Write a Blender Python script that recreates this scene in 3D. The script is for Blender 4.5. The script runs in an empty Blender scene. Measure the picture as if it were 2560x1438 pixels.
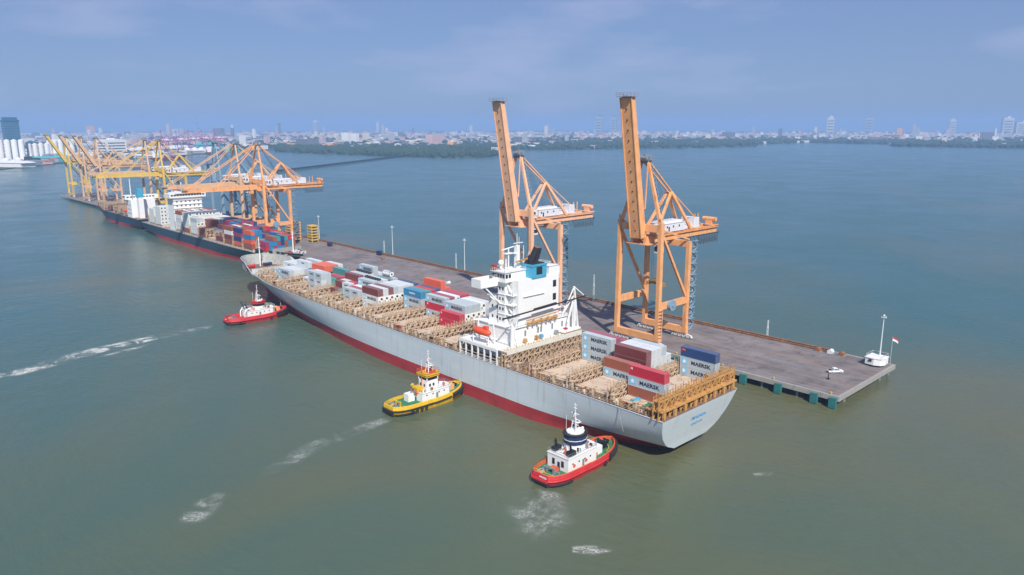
import bpy, math, random
from mathutils import Vector, Matrix

# ------------------------------------------------------------------ camera, sky, sun, exposure
sc = bpy.context.scene
H = 85.4
cam_d = bpy.data.cameras.new("camera"); cam = bpy.data.objects.new("camera", cam_d)
sc.collection.objects.link(cam); sc.camera = cam
cam_d.sensor_width = 36.0; cam_d.lens = 1840 / 2560 * 36.0
cam_d.clip_start = 1.0; cam_d.clip_end = 60000
cam.location = (0, 0, H)
cam.rotation_euler = (math.radians(90) - math.atan(403 / 1840), 0, -math.radians(43.5))

SUN = Vector((-0.36, -0.62, 0.70)).normalized()
world = bpy.data.worlds.new("World"); sc.world = world; world.use_nodes = True
wn = world.node_tree.nodes; wl = world.node_tree.links
bg = wn['Background']
sky = wn.new('ShaderNodeTexSky'); sky.sky_type = 'NISHITA'; sky.sun_disc = False
sky.sun_elevation = math.asin(SUN.z); sky.sun_rotation = math.atan2(SUN.x, SUN.y)
sky.air_density = 1.0; sky.dust_density = 0.6; sky.ozone_density = 3.0
# thin pinkish cloud wisps mixed over the physical sky
tc = wn.new('ShaderNodeTexCoord'); mp = wn.new('ShaderNodeMapping'); mp.inputs['Scale'].default_value = (3.0, 3.0, 11.0)
nz = wn.new('ShaderNodeTexNoise'); nz.inputs['Scale'].default_value = 1.6; nz.inputs['Detail'].default_value = 7
cr = wn.new('ShaderNodeValToRGB'); cr.color_ramp.elements[0].position = 0.50; cr.color_ramp.elements[1].position = 0.76
cr.color_ramp.elements[1].color = (0.7, 0.7, 0.7, 1)
mx = wn.new('ShaderNodeMixRGB'); mx.inputs['Color2'].default_value = (5.6, 6.3, 9.2, 1)
wl.new(tc.outputs['Generated'], mp.inputs['Vector']); wl.new(mp.outputs['Vector'], nz.inputs['Vector'])
wl.new(nz.outputs['Fac'], cr.inputs['Fac']); wl.new(cr.outputs['Color'], mx.inputs['Fac'])
tn = wn.new('ShaderNodeMixRGB'); tn.blend_type = 'MULTIPLY'; tn.inputs['Fac'].default_value = 1.0; tn.inputs['Color2'].default_value = (0.62, 0.80, 1.04, 1)
wl.new(sky.outputs['Color'], tn.inputs['Color1']); fx = wn.new('ShaderNodeMixRGB'); fx.inputs['Fac'].default_value = 0.55; fx.inputs['Color2'].default_value = (3.45, 4.5, 7.9, 1)   # uniform aerosol veil
wl.new(tn.outputs['Color'], fx.inputs['Color1']); wl.new(fx.outputs['Color'], mx.inputs['Color1']); wl.new(mx.outputs['Color'], bg.inputs['Color'])
bg.inputs['Strength'].default_value = 0.073

sd = bpy.data.lights.new("sun", 'SUN'); sd.energy = 5.0; sd.angle = math.radians(0.6); sd.color = (1.0, 0.94, 0.86)
sun = bpy.data.objects.new("sun", sd); sc.collection.objects.link(sun)
sun.rotation_euler = (-SUN).to_track_quat('-Z', 'Y').to_euler()
sc.view_settings.view_transform = 'Standard'; sc.view_settings.look = 'None'
sc.view_settings.gamma = 1.0; sc.view_settings.exposure = 0.12
sc.render.engine = 'CYCLES'; sc.cycles.use_denoising = True
sc.cycles.max_bounces = 6; sc.cycles.volume_bounces = 1

R = random.Random(7)

# ------------------------------------------------------------------ materials
def M(name, col, rough=0.55, metal=0.0, var=0.12, scale=0.6, rust=0.0, rcol=(0.20, 0.085, 0.035), streak=0.0,
      bump=0.0, bscale=4.0, corr=None, spec=0.5, plates=0.0):
    m = bpy.data.materials.new(name); m.use_nodes = True
    n = m.node_tree.nodes; l = m.node_tree.links; b = n['Principled BSDF']
    b.inputs['Roughness'].default_value = rough; b.inputs['Metallic'].default_value = metal
    b.inputs['Specular IOR Level'].default_value = spec
    t = n.new('ShaderNodeTexCoord')
    a = n.new('ShaderNodeTexNoise'); a.inputs['Scale'].default_value = scale; a.inputs['Detail'].default_value = 5
    l.new(t.outputs['Object'], a.inputs['Vector'])
    mixc = n.new('ShaderNodeMixRGB')
    mixc.inputs['Color1'].default_value = tuple(c * (1 - var * 1.6) for c in col) + (1,)
    mixc.inputs['Color2'].default_value = tuple(min(1, c * (1 + var)) for c in col) + (1,)
    l.new(a.outputs['Fac'], mixc.inputs['Fac'])
    out = mixc.outputs['Color']
    if rust > 0:
        mpp = n.new('ShaderNodeMapping'); mpp.inputs['Scale'].default_value = (1, 1, 0.25 if streak else 1)
        r = n.new('ShaderNodeTexNoise'); r.inputs['Scale'].default_value = scale * 1.7; r.inputs['Detail'].default_value = 8
        r.inputs['Roughness'].default_value = 0.7
        l.new(t.outputs['Object'], mpp.inputs['Vector']); l.new(mpp.outputs['Vector'], r.inputs['Vector'])
        c = n.new('ShaderNodeValToRGB'); c.color_ramp.elements[0].position = 0.68 - rust * 0.34
        c.color_ramp.elements[1].position = 0.80 - rust * 0.34
        l.new(r.outputs['Fac'], c.inputs['Fac'])
        m2 = n.new('ShaderNodeMixRGB'); m2.inputs['Color2'].default_value = rcol + (1,)
        l.new(c.outputs['Color'], m2.inputs['Fac']); l.new(out, m2.inputs['Color1']); out = m2.outputs['Color']
    if plates > 0:                               # welded shell plates: slightly different tones with thin seams, run-down streaks
        sp = n.new('ShaderNodeSeparateXYZ'); cx = n.new('ShaderNodeCombineXYZ'); l.new(t.outputs['Object'], sp.inputs[0])
        l.new(sp.outputs['Y'], cx.inputs['X']); l.new(sp.outputs['Z'], cx.inputs['Y'])
        bk = n.new('ShaderNodeTexBrick'); bk.inputs['Scale'].default_value = 1.0; bk.inputs['Brick Width'].default_value = 9.0; bk.inputs['Row Height'].default_value = 2.4
        bk.inputs['Mortar Size'].default_value = 0.05; bk.inputs['Color1'].default_value = (1, 1, 1, 1); bk.inputs['Color2'].default_value = (1 - plates * 1.5,) * 3 + (1,)
        bk.inputs['Mortar'].default_value = (1 - plates * 2.5,) * 3 + (1,); l.new(cx.outputs[0], bk.inputs['Vector'])
        st_ = n.new('ShaderNodeMapping'); st_.inputs['Scale'].default_value = (1, 0.9, 0.06); l.new(t.outputs['Object'], st_.inputs['Vector'])
        sn = n.new('ShaderNodeTexNoise'); sn.inputs['Scale'].default_value = 0.9; sn.inputs['Detail'].default_value = 6; l.new(st_.outputs[0], sn.inputs['Vector'])
        sr = n.new('ShaderNodeValToRGB'); sr.color_ramp.elements[0].position = 0.56; sr.color_ramp.elements[0].color = (1, 1, 1, 1)
        sr.color_ramp.elements[1].position = 0.78; sr.color_ramp.elements[1].color = (0.80, 0.77, 0.74, 1); l.new(sn.outputs['Fac'], sr.inputs['Fac'])
        for src_ in (bk.outputs['Color'], sr.outputs['Color']):
            mm = n.new('ShaderNodeMixRGB'); mm.blend_type = 'MULTIPLY'; mm.inputs['Fac'].default_value = 1.0
            l.new(out, mm.inputs['Color1']); l.new(src_, mm.inputs['Color2']); out = mm.outputs['Color']
    l.new(out, b.inputs['Base Color'])
    src = None
    if corr:
        w = n.new('ShaderNodeTexWave'); w.wave_type = 'BANDS'; w.bands_direction = corr; w.wave_profile = 'SIN'
        w.inputs['Scale'].default_value = 1.0
        l.new(t.outputs['Object'], w.inputs['Vector']); src = w.outputs['Fac']
        bp = n.new('ShaderNodeBump'); bp.inputs['Strength'].default_value = 0.5; bp.inputs['Distance'].default_value = 0.06
        l.new(src, bp.inputs['Height']); l.new(bp.outputs['Normal'], b.inputs['Normal'])
    elif bump > 0:
        bn = n.new('ShaderNodeTexNoise'); bn.inputs['Scale'].default_value = bscale; bn.inputs['Detail'].default_value = 4
        l.new(t.outputs['Object'], bn.inputs['Vector'])
        bp = n.new('ShaderNodeBump'); bp.inputs['Strength'].default_value = bump; bp.inputs['Distance'].default_value = 0.1
        l.new(bn.outputs['Fac'], bp.inputs['Height']); l.new(bp.outputs['Normal'], b.inputs['Normal'])
    return m

m_hull = M('grey_hull_paint', (0.60, 0.67, 0.70), 0.5, var=0.07, scale=0.06, rust=0.16, rcol=(0.44, 0.46, 0.46), streak=1, plates=0.05)
m_boot = M('red_boot_paint', (0.46, 0.042, 0.048), 0.6, var=0.25, scale=0.12, rust=0.35, rcol=(0.26, 0.04, 0.035), plates=0.12)
m_dark = M('dark_hull_paint', (0.022, 0.05, 0.075), 0.45, var=0.2, scale=0.05)
m_deck = M('rusty_shaded_deck', (0.24, 0.15, 0.105), 0.8, var=0.3, scale=0.6, rust=0.5, rcol=(.10, .06, .045))  # rusty brown, with the shade of the deck gaps put into the colour
m_hatch = M('hatch_cover_paint', (0.60, 0.48, 0.37), 0.8, var=0.18, scale=0.25, rust=0.42, rcol=(0.30, 0.15, 0.08))
m_lash = M('tan_lashing_steel', (0.60, 0.46, 0.31), 0.75, var=0.3, scale=0.9, rust=0.55, rcol=(0.24, 0.11, 0.045))
m_lash2 = M('rusty_orange_lashing_steel', (0.55, 0.30, 0.09), 0.75, var=0.25, scale=0.5, rust=0.5, rcol=(0.26, 0.10, 0.03))
m_white = M('white_ship_paint', (0.80, 0.81, 0.79), 0.5, var=0.04, scale=0.3, rust=0.10, rcol=(0.60, 0.52, 0.43), streak=1)
m_cream = M('cream_ship_paint', (0.72, 0.70, 0.60), 0.6, var=0.08, scale=0.3, rust=0.25, rcol=(0.42, 0.28, 0.17))
m_glass = M('dark_window_glass', (0.02, 0.03, 0.04), 0.15, var=0.1)
m_black = M('black_paint', (0.015, 0.016, 0.02), 0.5, var=0.2)
m_soot = M('sooty_funnel_black', (0.02, 0.022, 0.028), 0.8, var=0.3)
m_blue = M('light_blue_funnel', (0.06, 0.36, 0.55), 0.5, var=0.08, scale=0.4, rust=0.1, rcol=(0.03, 0.08, 0.12))
m_orange = M('lifeboat_orange', (0.80, 0.10, 0.03), 0.5, var=0.1)
m_crane = M('orange_crane_paint', (0.86, 0.41, 0.17), 0.55, var=0.2, scale=0.35, rust=0.42, rcol=(0.58, 0.25, 0.08), streak=1)
m_crane2 = M('faded_pinkish_crane_paint', (0.86, 0.49, 0.29), 0.55, var=0.16, scale=0.3, rust=0.30, rcol=(0.66, 0.30, 0.12), streak=1)
m_craney = M('yellow_crane_paint', (0.70, 0.48, 0.10), 0.55, var=0.15, scale=0.25, rust=0.35, rcol=(0.5, 0.26, 0.06), streak=1)
m_cranet = M('tan_crane_paint', (0.66, 0.43, 0.26), 0.6, var=0.15, scale=0.25, rust=0.25, rcol=(0.36, 0.18, 0.09), streak=1)
m_cranem = M('magenta_crane_paint', (0.42, 0.10, 0.24), 0.6, var=0.15, scale=0.2)
m_house = M('white_machinery_cladding', (0.70, 0.71, 0.75), 0.5, var=0.08, scale=0.5, rust=0.28, rcol=(0.48, 0.46, 0.46), streak=1)
m_steel = M('grey_steel', (0.30, 0.33, 0.36), 0.5, metal=0.3, var=0.2, scale=1)
m_stair = M('blue_grey_stair_steel', (0.22, 0.33, 0.42), 0.5, var=0.15, scale=1)
m_cable = M('dark_cable', (0.03, 0.04, 0.05), 0.6)
m_wheel = M('white_bogie_paint', (0.70, 0.68, 0.64), 0.6, var=0.15, scale=1, rust=0.35)
m_pole = M('galvanised_pole', (0.62, 0.66, 0.68), 0.45, var=0.1)
m_lamp = M('lamp_head_grey', (0.72, 0.76, 0.78), 0.4)
m_green = M('green_tug_deck', (0.035, 0.19, 0.09), 0.7, var=0.25, scale=0.6, rust=0.2, rcol=(0.15, 0.13, 0.07))
m_red = M('tug_red_paint', (0.58, 0.035, 0.04), 0.55, var=0.2, scale=0.7, rust=0.38, rcol=(0.35, 0.03, 0.02))
m_redo = M('tug_orange_red_paint', (0.68, 0.12, 0.04), 0.55, var=0.2, scale=0.7, rust=0.35, rcol=(0.4, 0.05, 0.02))
m_yel = M('tug_yellow_paint', (0.74, 0.46, 0.02), 0.55, var=0.2, scale=0.7, rust=0.40, rcol=(0.5, 0.25, 0.03))
m_rubber = M('black_rubber', (0.02, 0.02, 0.024), 0.85, var=0.2)
m_navy = M('navy_paint', (0.02, 0.035, 0.10), 0.5)
m_conc = M('pier_concrete_edge', (0.34, 0.33, 0.31), 0.85, var=0.15, scale=0.4, rust=0.3, rcol=(0.20, 0.17, 0.14), streak=1)
m_pile = M('concrete_pile', (0.26, 0.25, 0.23), 0.9, var=0.2, scale=0.5)
m_fend = M('teal_fender_panel', (0.03, 0.17, 0.17), 0.6, var=0.2, scale=0.6, rust=0.3, rcol=(0.10, 0.12, 0.10))
m_pipe = M('rusty_brown_pipe', (0.30, 0.13, 0.055), 0.75, var=0.3, scale=0.5, rust=0.4, rcol=(0.45, 0.26, 0.12))
m_vehicle = M('white_vehicle_paint', (0.80, 0.81, 0.82), 0.3, var=0.03)
m_letter = M('dark_lettering', (0.02, 0.035, 0.06), 0.5)
m_lettb = M('pale_blue_lettering', (0.12, 0.33, 0.56), 0.5)
m_lettw = M('white_lettering', (0.85, 0.85, 0.85), 0.5)
m_emb = M('sky_blue_emblem', (0.20, 0.55, 0.78), 0.5, var=0.03)

CC = {
 'g': ('grey', (0.44, 0.51, 0.54)), 'w': ('white refrigerated', (0.74, 0.76, 0.73)), 'W': ('pale grey', (0.60, 0.64, 0.66)),
 'r': ('red', (0.52, 0.02, 0.045)), 'b': ('reddish brown', (0.33, 0.095, 0.05)), 'B': ('dark brown', (0.19, 0.045, 0.04)),
 'u': ('bright blue', (0.02, 0.22, 0.42)), 'n': ('navy blue', (0.015, 0.055, 0.17)), 'o': ('orange red', (0.72, 0.12, 0.05)),
 't': ('teal', (0.05, 0.28, 0.27)), 'p': ('crimson', (0.33, 0.045, 0.10)),
}
CM = {k: M(v[0].replace(' ', '_') + '_container_paint', v[1], 0.5, var=0.07, scale=0.35,
           rust=0.14 if k not in 'wW' else 0.05, rcol=tuple(0.55 * c + 0.03 for c in v[1]), streak=1, corr='Y') for k, v in CC.items()}
m_lit_top = {k: M(v[0].replace(' ', '_') + '_container_lit_roof', tuple(min(.8, 0.95 * c + 0.07) for c in v[1]), 0.7, var=0.12, scale=0.4,
              rust=0.25, rcol=tuple(0.5 * c + 0.10 for c in v[1])) for k, v in CC.items()}  # brighter than the sides: sunlit tops put into the roof and frame colour
m_bar = M('galvanised_lock_bar', (0.55, 0.56, 0.56), 0.4, metal=0.5)

# ------------------------------------------------------------------ mesh helpers
OFF = {}
class MB:
    def __init__(s): s.v = []; s.f = []; s.m = []
    def quadbox(s, P, mi=0):
        i = len(s.v); s.v += [tuple(p) for p in P]
        for q in ((0, 3, 2, 1), (4, 5, 6, 7), (0, 1, 5, 4), (1, 2, 6, 5), (2, 3, 7, 6), (3, 0, 4, 7)):
            s.f.append(tuple(i + k for k in q)); s.m.append(mi)
        return s
    def box(s, x0, x1, y0, y1, z0, z1, mi=0):
        return s.quadbox([(x0, y0, z0), (x1, y0, z0), (x1, y1, z0), (x0, y1, z0), (x0, y0, z1), (x1, y0, z1), (x1, y1, z1), (x0, y1, z1)], mi)
    def cb(s, x, y, z, sx, sy, sz, mi=0):           # centre in x,y ; base at z
        return s.box(x - sx / 2, x + sx / 2, y - sy / 2, y + sy / 2, z, z + sz, mi)
    def beam(s, p, q, w, h=None, w2=None, h2=None, mi=0, side=None):
        h = w if h is None else h; w2 = w if w2 is None else w2; h2 = h if h2 is None else h2
        p = Vector(p); q = Vector(q); d = (q - p).normalized()
        up = Vector((0, 0, 1)) if abs(d.z) < 0.95 else Vector((0, 1, 0))
        if side is not None: a = Vector(side).normalized()
        else: a = d.cross(up).normalized()
        b = a.cross(d).normalized()
        P = []
        for c, ww, hh in ((p, w, h), (q, w2, h2)):
            for sa, sb in ((-1, -1), (1, -1), (1, 1), (-1, 1)): P.append(c + a * ww / 2 * sa + b * hh / 2 * sb)
        return s.quadbox(P, mi)
    def tube(s, p, q, r, r2=None, n=8, mi=0):
        r2 = r if r2 is None else r2
        p = Vector(p); q = Vector(q); d = (q - p).normalized()
        up = Vector((0, 0, 1)) if abs(d.z) < 0.9 else Vector((1, 0, 0))
        a = d.cross(up).normalized(); b = a.cross(d)
        i = len(s.v)
        for c, rr in ((p, r), (q, r2)):
            for k in range(n):
                t = 2 * math.pi * k / n; s.v.append(tuple(c + a * rr * math.cos(t) + b * rr * math.sin(t)))
        for k in range(n): s.f.append((i + k, i + (k + 1) % n, i + n + (k + 1) % n, i + n + k)); s.m.append(mi)
        s.f.append(tuple(i + k for k in range(n))[::-1]); s.m.append(mi)
        s.f.append(tuple(i + n + k for k in range(n))); s.m.append(mi)
        return s
    def line(s, pts, r, n=6, mi=0):
        for a, b in zip(pts, pts[1:]): s.tube(a, b, r, n=n, mi=mi)
        return s
    def ball(s, c, r, sc3=(1, 1, 1), n=10, mi=0):
        i = len(s.v); rings = n // 2
        for j in range(1, rings):
            ph = math.pi * j / rings
            for k in range(n):
                t = 2 * math.pi * k / n
                s.v.append((c[0] + r * sc3[0] * math.sin(ph) * math.cos(t), c[1] + r * sc3[1] * math.sin(ph) * math.sin(t), c[2] + r * sc3[2] * math.cos(ph)))
        tp = len(s.v); s.v.append((c[0], c[1], c[2] + r * sc3[2])); bt = len(s.v); s.v.append((c[0], c[1], c[2] - r * sc3[2]))
        for j in range(rings - 2):
            for k in range(n):
                s.f.append((i + j * n + k, i + (j + 1) * n + k, i + (j + 1) * n + (k + 1) % n, i + j * n + (k + 1) % n)); s.m.append(mi)
        for k in range(n):
            s.f.append((tp, i + k, i + (k + 1) % n)); s.m.append(mi)
            o = i + (rings - 2) * n; s.f.append((bt, o + (k + 1) % n, o + k)); s.m.append(mi)
        return s
    def prism(s, pts, z0, z1, mi=0, mtop=None, inset=0):
        n = len(pts); i = len(s.v)
        s.v += [(x, y, z0) for x, y in pts] + [(x, y, z1) for x, y in pts]
        for k in range(n): s.f.append((i + k, i + (k + 1) % n, i + n + (k + 1) % n, i + n + k)); s.m.append(mi)
        s.f.append(tuple(range(i + n - 1, i - 1, -1))); s.m.append(mi)
        s.f.append(tuple(range(i + n, i + 2 * n))); s.m.append(mi if mtop is None else mtop)
        return s
    def extr_y(s, pts, y0, y1, mi=0):                # polygon in x,z extruded along y
        n = len(pts); i = len(s.v)
        s.v += [(x, y0, z) for x, z in pts] + [(x, y1, z) for x, z in pts]
        for k in range(n): s.f.append((i + k, i + (k + 1) % n, i + n + (k + 1) % n, i + n + k)); s.m.append(mi)
        s.f.append(tuple(range(i + n - 1, i - 1, -1))); s.m.append(mi)
        s.f.append(tuple(range(i + n, i + 2 * n))); s.m.append(mi)
        return s
    def loft(s, rows, mi=0, closed=False, mfun=None):
        i = len(s.v); n = len(rows[0])
        for r in rows: s.v += [tuple(p) for p in r]
        for j in range(len(rows) - 1):
            for k in range(n if closed else n - 1):
                k2 = (k + 1) % n
                s.f.append((i + j * n + k, i + j * n + k2, i + (j + 1) * n + k2, i + (j + 1) * n + k)); s.m.append(mfun(j, k) if mfun else mi)
        return s
    def build(s, name, mats, parent=None, smooth=False, world=True):
        if not isinstance(mats, (list, tuple)): mats = [mats]
        off = OFF.get(parent.name, (0, 0, 0)) if parent else (0, 0, 0)
        me = bpy.data.meshes.new(name)
        me.from_pydata([(x - off[0], y - off[1], z - off[2]) for x, y, z in s.v] if world else s.v, [], s.f)
        for m in mats: me.materials.append(m)
        me.polygons.foreach_set('material_index', s.m)
        if smooth: me.polygons.foreach_set('use_smooth', [True] * len(s.f))
        me.update()
        o = bpy.data.objects.new(name, me); sc.collection.objects.link(o)
        if parent: o.parent = parent; OFF[o.name] = off
        return o

def recalc(o):
    import bmesh
    bm = bmesh.new(); bm.from_mesh(o.data); bmesh.ops.recalc_face_normals(bm, faces=bm.faces); bm.to_mesh(o.data); bm.free()

def tag(o, label=None, cat=None, group=None, kind=None):
    if label: o['label'] = label
    if cat: o['category'] = cat
    if group: o['group'] = group
    if kind: o['kind'] = kind
    return o

def empty(name, loc, label, cat, group=None, rz=0.0):
    o = bpy.data.objects.new(name, None); sc.collection.objects.link(o)
    o.location = loc; o.rotation_euler = (0, 0, rz); o.empty_display_size = 2
    OFF[o.name] = tuple(loc) if rz == 0 else (0, 0, 0)
    return tag(o, label, cat, group)

def children(o): return list(o.children)
def copy_tree(o, parent=None):
    c = o.copy(); sc.collection.objects.link(c); c.parent = parent
    OFF[c.name] = OFF.get(o.name, (0, 0, 0))
    for ch in children(o): copy_tree(ch, c)
    return c

_txt = {}
def text_mesh(txt, size, bold=0.0):
    k = (txt, size, bold)
    if k in _txt: return _txt[k]
    cu = bpy.data.curves.new('lettering', 'FONT'); cu.body = txt; cu.size = size; cu.extrude = 0.01; cu.offset = bold
    cu.align_x = 'CENTER'; cu.align_y = 'CENTER'; cu.resolution_u = 2
    o = bpy.data.objects.new('lettering_tmp', cu); sc.collection.objects.link(o)
    dg = bpy.context.evaluated_depsgraph_get()
    me = bpy.data.meshes.new_from_object(o.evaluated_get(dg)); me.materials.clear()
    bpy.data.objects.remove(o); bpy.data.curves.remove(cu)
    _txt[k] = me; return me
def letters(name, txt, size, mat, parent, loc, right, up, bold=0.0, sx=1.0):
    me = text_mesh(txt, size, bold)
    if not me.materials: me.materials.append(mat)
    elif me.materials[0] != mat:
        me = me.copy(); me.materials.clear(); me.materials.append(mat)
    o = bpy.data.objects.new(name, me); sc.collection.objects.link(o); o.parent = parent
    off = OFF.get(parent.name, (0, 0, 0))
    r = Vector(right).normalized(); u = Vector(up).normalized(); nn = r.cross(u)
    mtx = Matrix(((r.x * sx, u.x, nn.x, loc[0] - off[0]), (r.y * sx, u.y, nn.y, loc[1] - off[1]), (r.z * sx, u.z, nn.z, loc[2] - off[2]), (0, 0, 0, 1)))
    o.matrix_local = mtx
    return o

def lerp(a, b, t): return a + (b - a) * t
def clamp(t): return max(0.0, min(1.0, t))
def sstep(a, b, x):
    t = clamp((x - a) / (b - a)); return t * t * (3 - 2 * t)
def interp(tab, x):
    if x <= tab[0][0]: return tab[0][1]
    for (x0, y0), (x1, y1) in zip(tab, tab[1:]):
        if x <= x1: return y0 + (y1 - y0) * (x - x0) / (x1 - x0)
    return tab[-1][1]

#@@WATER
# ------------------------------------------------------------------ water
def water_material():
    m = bpy.data.materials.new('harbour_water'); m.use_nodes = True
    n = m.node_tree.nodes; l = m.node_tree.links; b = n['Principled BSDF']
    t = n.new('ShaderNodeTexCoord')
    a = n.new('ShaderNodeTexNoise'); a.inputs['Scale'].default_value = 0.006; a.inputs['Detail'].default_value = 4
    a.inputs['Distortion'].default_value = 0.6
    l.new(t.outputs['Object'], a.inputs['Vector'])
    c = n.new('ShaderNodeValToRGB')
    c.color_ramp.elements[0].position = 0.26; c.color_ramp.elements[0].color = (0.040, 0.112, 0.100, 1)
    c.color_ramp.elements[1].position = 0.66; c.color_ramp.elements[1].color = (0.125, 0.122, 0.055, 1)
    sx = n.new('ShaderNodeSeparateXYZ'); l.new(t.outputs['Object'], sx.inputs[0])
    mr = n.new('ShaderNodeMapRange'); mr.inputs['From Min'].default_value = -20; mr.inputs['From Max'].default_value = 150; mr.inputs['To Min'].default_value = -0.16; mr.inputs['To Max'].default_value = 0.10
    l.new(sx.outputs['X'], mr.inputs['Value'])
    my = n.new('ShaderNodeMapRange'); my.inputs['From Min'].default_value = 700; my.inputs['From Max'].default_value = 150; my.inputs['To Min'].default_value = -0.30; my.inputs['To Max'].default_value = 0.0
    l.new(sx.outputs['Y'], my.inputs['Value'])
    m3 = n.new('ShaderNodeMapRange'); m3.inputs['From Min'].default_value = 210; m3.inputs['From Max'].default_value = 420; m3.inputs['To Min'].default_value = 0.0; m3.inputs['To Max'].default_value = -0.30
    l.new(sx.outputs['X'], m3.inputs['Value'])
    s1 = n.new('ShaderNodeMath'); l.new(a.outputs['Fac'], s1.inputs[0]); l.new(mr.outputs[0], s1.inputs[1])
    s2_ = n.new('ShaderNodeMath'); l.new(s1.outputs[0], s2_.inputs[0]); l.new(my.outputs[0], s2_.inputs[1])
    s3_ = n.new('ShaderNodeMath'); l.new(s2_.outputs[0], s3_.inputs[0]); l.new(m3.outputs[0], s3_.inputs[1]); l.new(s3_.outputs[0], c.inputs['Fac'])
    l.new(c.outputs['Color'], b.inputs['Base Color'])
    wp = n.new('ShaderNodeTexNoise'); wp.inputs['Scale'].default_value = 0.012; wp.inputs['Detail'].default_value = 4; wp.inputs['Distortion'].default_value = 1.0; l.new(t.outputs['Object'], wp.inputs['Vector'])
    wr = n.new('ShaderNodeMapRange'); wr.inputs['From Min'].default_value = 0.35; wr.inputs['From Max'].default_value = 0.65; wr.inputs['To Min'].default_value = 0.13; wr.inputs['To Max'].default_value = 0.22
    l.new(wp.outputs['Fac'], wr.inputs['Value']); l.new(wr.outputs[0], b.inputs['Roughness'])
    b.inputs['IOR'].default_value = 1.33
    n1 = n.new('ShaderNodeTexNoise'); n1.inputs['Scale'].default_value = 0.38; n1.inputs['Detail'].default_value = 8; n1.inputs['Roughness'].default_value = 0.6
    mp2 = n.new('ShaderNodeMapping'); mp2.inputs['Rotation'].default_value = (0, 0, 0.9); mp2.inputs['Scale'].default_value = (1.0, 0.45, 1)
    n2 = n.new('ShaderNodeTexNoise'); n2.inputs['Scale'].default_value = 0.04; n2.inputs['Detail'].default_value = 3
    l.new(t.outputs['Object'], mp2.inputs['Vector']); l.new(mp2.outputs['Vector'], n1.inputs['Vector']); l.new(t.outputs['Object'], n2.inputs['Vector'])
    ad = n.new('ShaderNodeMath'); ad.operation = 'MULTIPLY_ADD'; ad.inputs[1].default_value = 2.0
    l.new(n2.outputs['Fac'], ad.inputs[0]); l.new(n1.outputs['Fac'], ad.inputs[2])
    bp = n.new('ShaderNodeBump'); bp.inputs['Strength'].default_value = 0.75; bp.inputs['Distance'].default_value = 0.55
    l.new(ad.outputs[0], bp.inputs['Height']); l.new(bp.outputs['Normal'], b.inputs['Normal'])
    return m
m_water = water_material()
w = MB(); w.v = [(-8980, -5980, 0), (13480, -5980, 0), (13480, 13480, 0), (-8980, 13480, 0)]; w.f = [(0, 1, 2, 3)]; w.m = [0]
tag(w.build('water', m_water), kind='structure')

# ------------------------------------------------------------------ foam of the tugs' wash
def foam_material(seed, strength=1.0):
    m = bpy.data.materials.new('water_foam'); m.use_nodes = True
    n = m.node_tree.nodes; l = m.node_tree.links; b = n['Principled BSDF']
    b.inputs['Base Color'].default_value = (0.75, 0.76, 0.72, 1); b.inputs['Roughness'].default_value = 0.8
    t = n.new('ShaderNodeTexCoord'); uv = n.new('ShaderNodeSeparateXYZ'); l.new(t.outputs['UV'], uv.inputs[0])
    mp = n.new('ShaderNodeMapping'); mp.inputs['Location'].default_value = (seed, seed * 2, 0)
    l.new(t.outputs['Object'], mp.inputs['Vector'])
    def noise(sc_, det, dist=0.0):
        q_ = n.new('ShaderNodeTexNoise'); q_.inputs['Scale'].default_value = sc_; q_.inputs['Detail'].default_value = det; q_.inputs['Distortion'].default_value = dist
        q_.inputs['Roughness'].default_value = 0.65; l.new(mp.outputs['Vector'], q_.inputs['Vector']); return q_.outputs['Fac']
    def mth(op, x, y=None, z=None):
        q_ = n.new('ShaderNodeMath'); q_.operation = op
        for i_, v_ in enumerate((x, y, z)):
            if v_ is None: continue
            if isinstance(v_, (int, float)): q_.inputs[i_].default_value = v_
            else: l.new(v_, q_.inputs[i_])
        return q_.outputs[0]
    # lacy filaments: where two distorted noises pass through their mid value
    fil = mth('SUBTRACT', 1.0, mth('MULTIPLY', mth('ABSOLUTE', mth('SUBTRACT', noise(0.42, 6, 2.6), 0.5)), 13.0))
    fil2 = mth('SUBTRACT', 1.0, mth('MULTIPLY', mth('ABSOLUTE', mth('SUBTRACT', noise(1.0, 6, 1.8), 0.5)), 10.0))
    lace = mth('MAXIMUM', fil, mth('MULTIPLY', fil2, 0.8))
    edge = mth('SUBTRACT', 1.0, mth('ABSOLUTE', mth('SUBTRACT', mth('MULTIPLY', uv.outputs['Y'], 2.0), 1.0)))
    ends = mth('MINIMUM', mth('MULTIPLY', uv.outputs['X'], 14.0), mth('MULTIPLY', mth('SUBTRACT', 1.0, uv.outputs['X']), 5.0))
    env = mth('MULTIPLY', mth('MINIMUM', 1.0, mth('MULTIPLY', edge, 1.9)), mth('MINIMUM', 1.0, ends))
    patch = mth('MULTIPLY', mth('SUBTRACT', noise(0.12, 4, .6), 0.38), 4.5)
    patch = mth('MINIMUM', 1.0, mth('MAXIMUM', 0.0, patch))
    al = mth('MULTIPLY', mth('MULTIPLY', mth('MAXIMUM', lace, 0.0), env), patch)
    al = mth('ADD', mth('POWER', al, 2.2), mth('MULTIPLY', mth('MULTIPLY', env, patch), 0.012))
    l.new(mth('MINIMUM', mth('MULTIPLY', al, strength * 1.5), 0.9), b.inputs['Alpha'])
    return m
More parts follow.
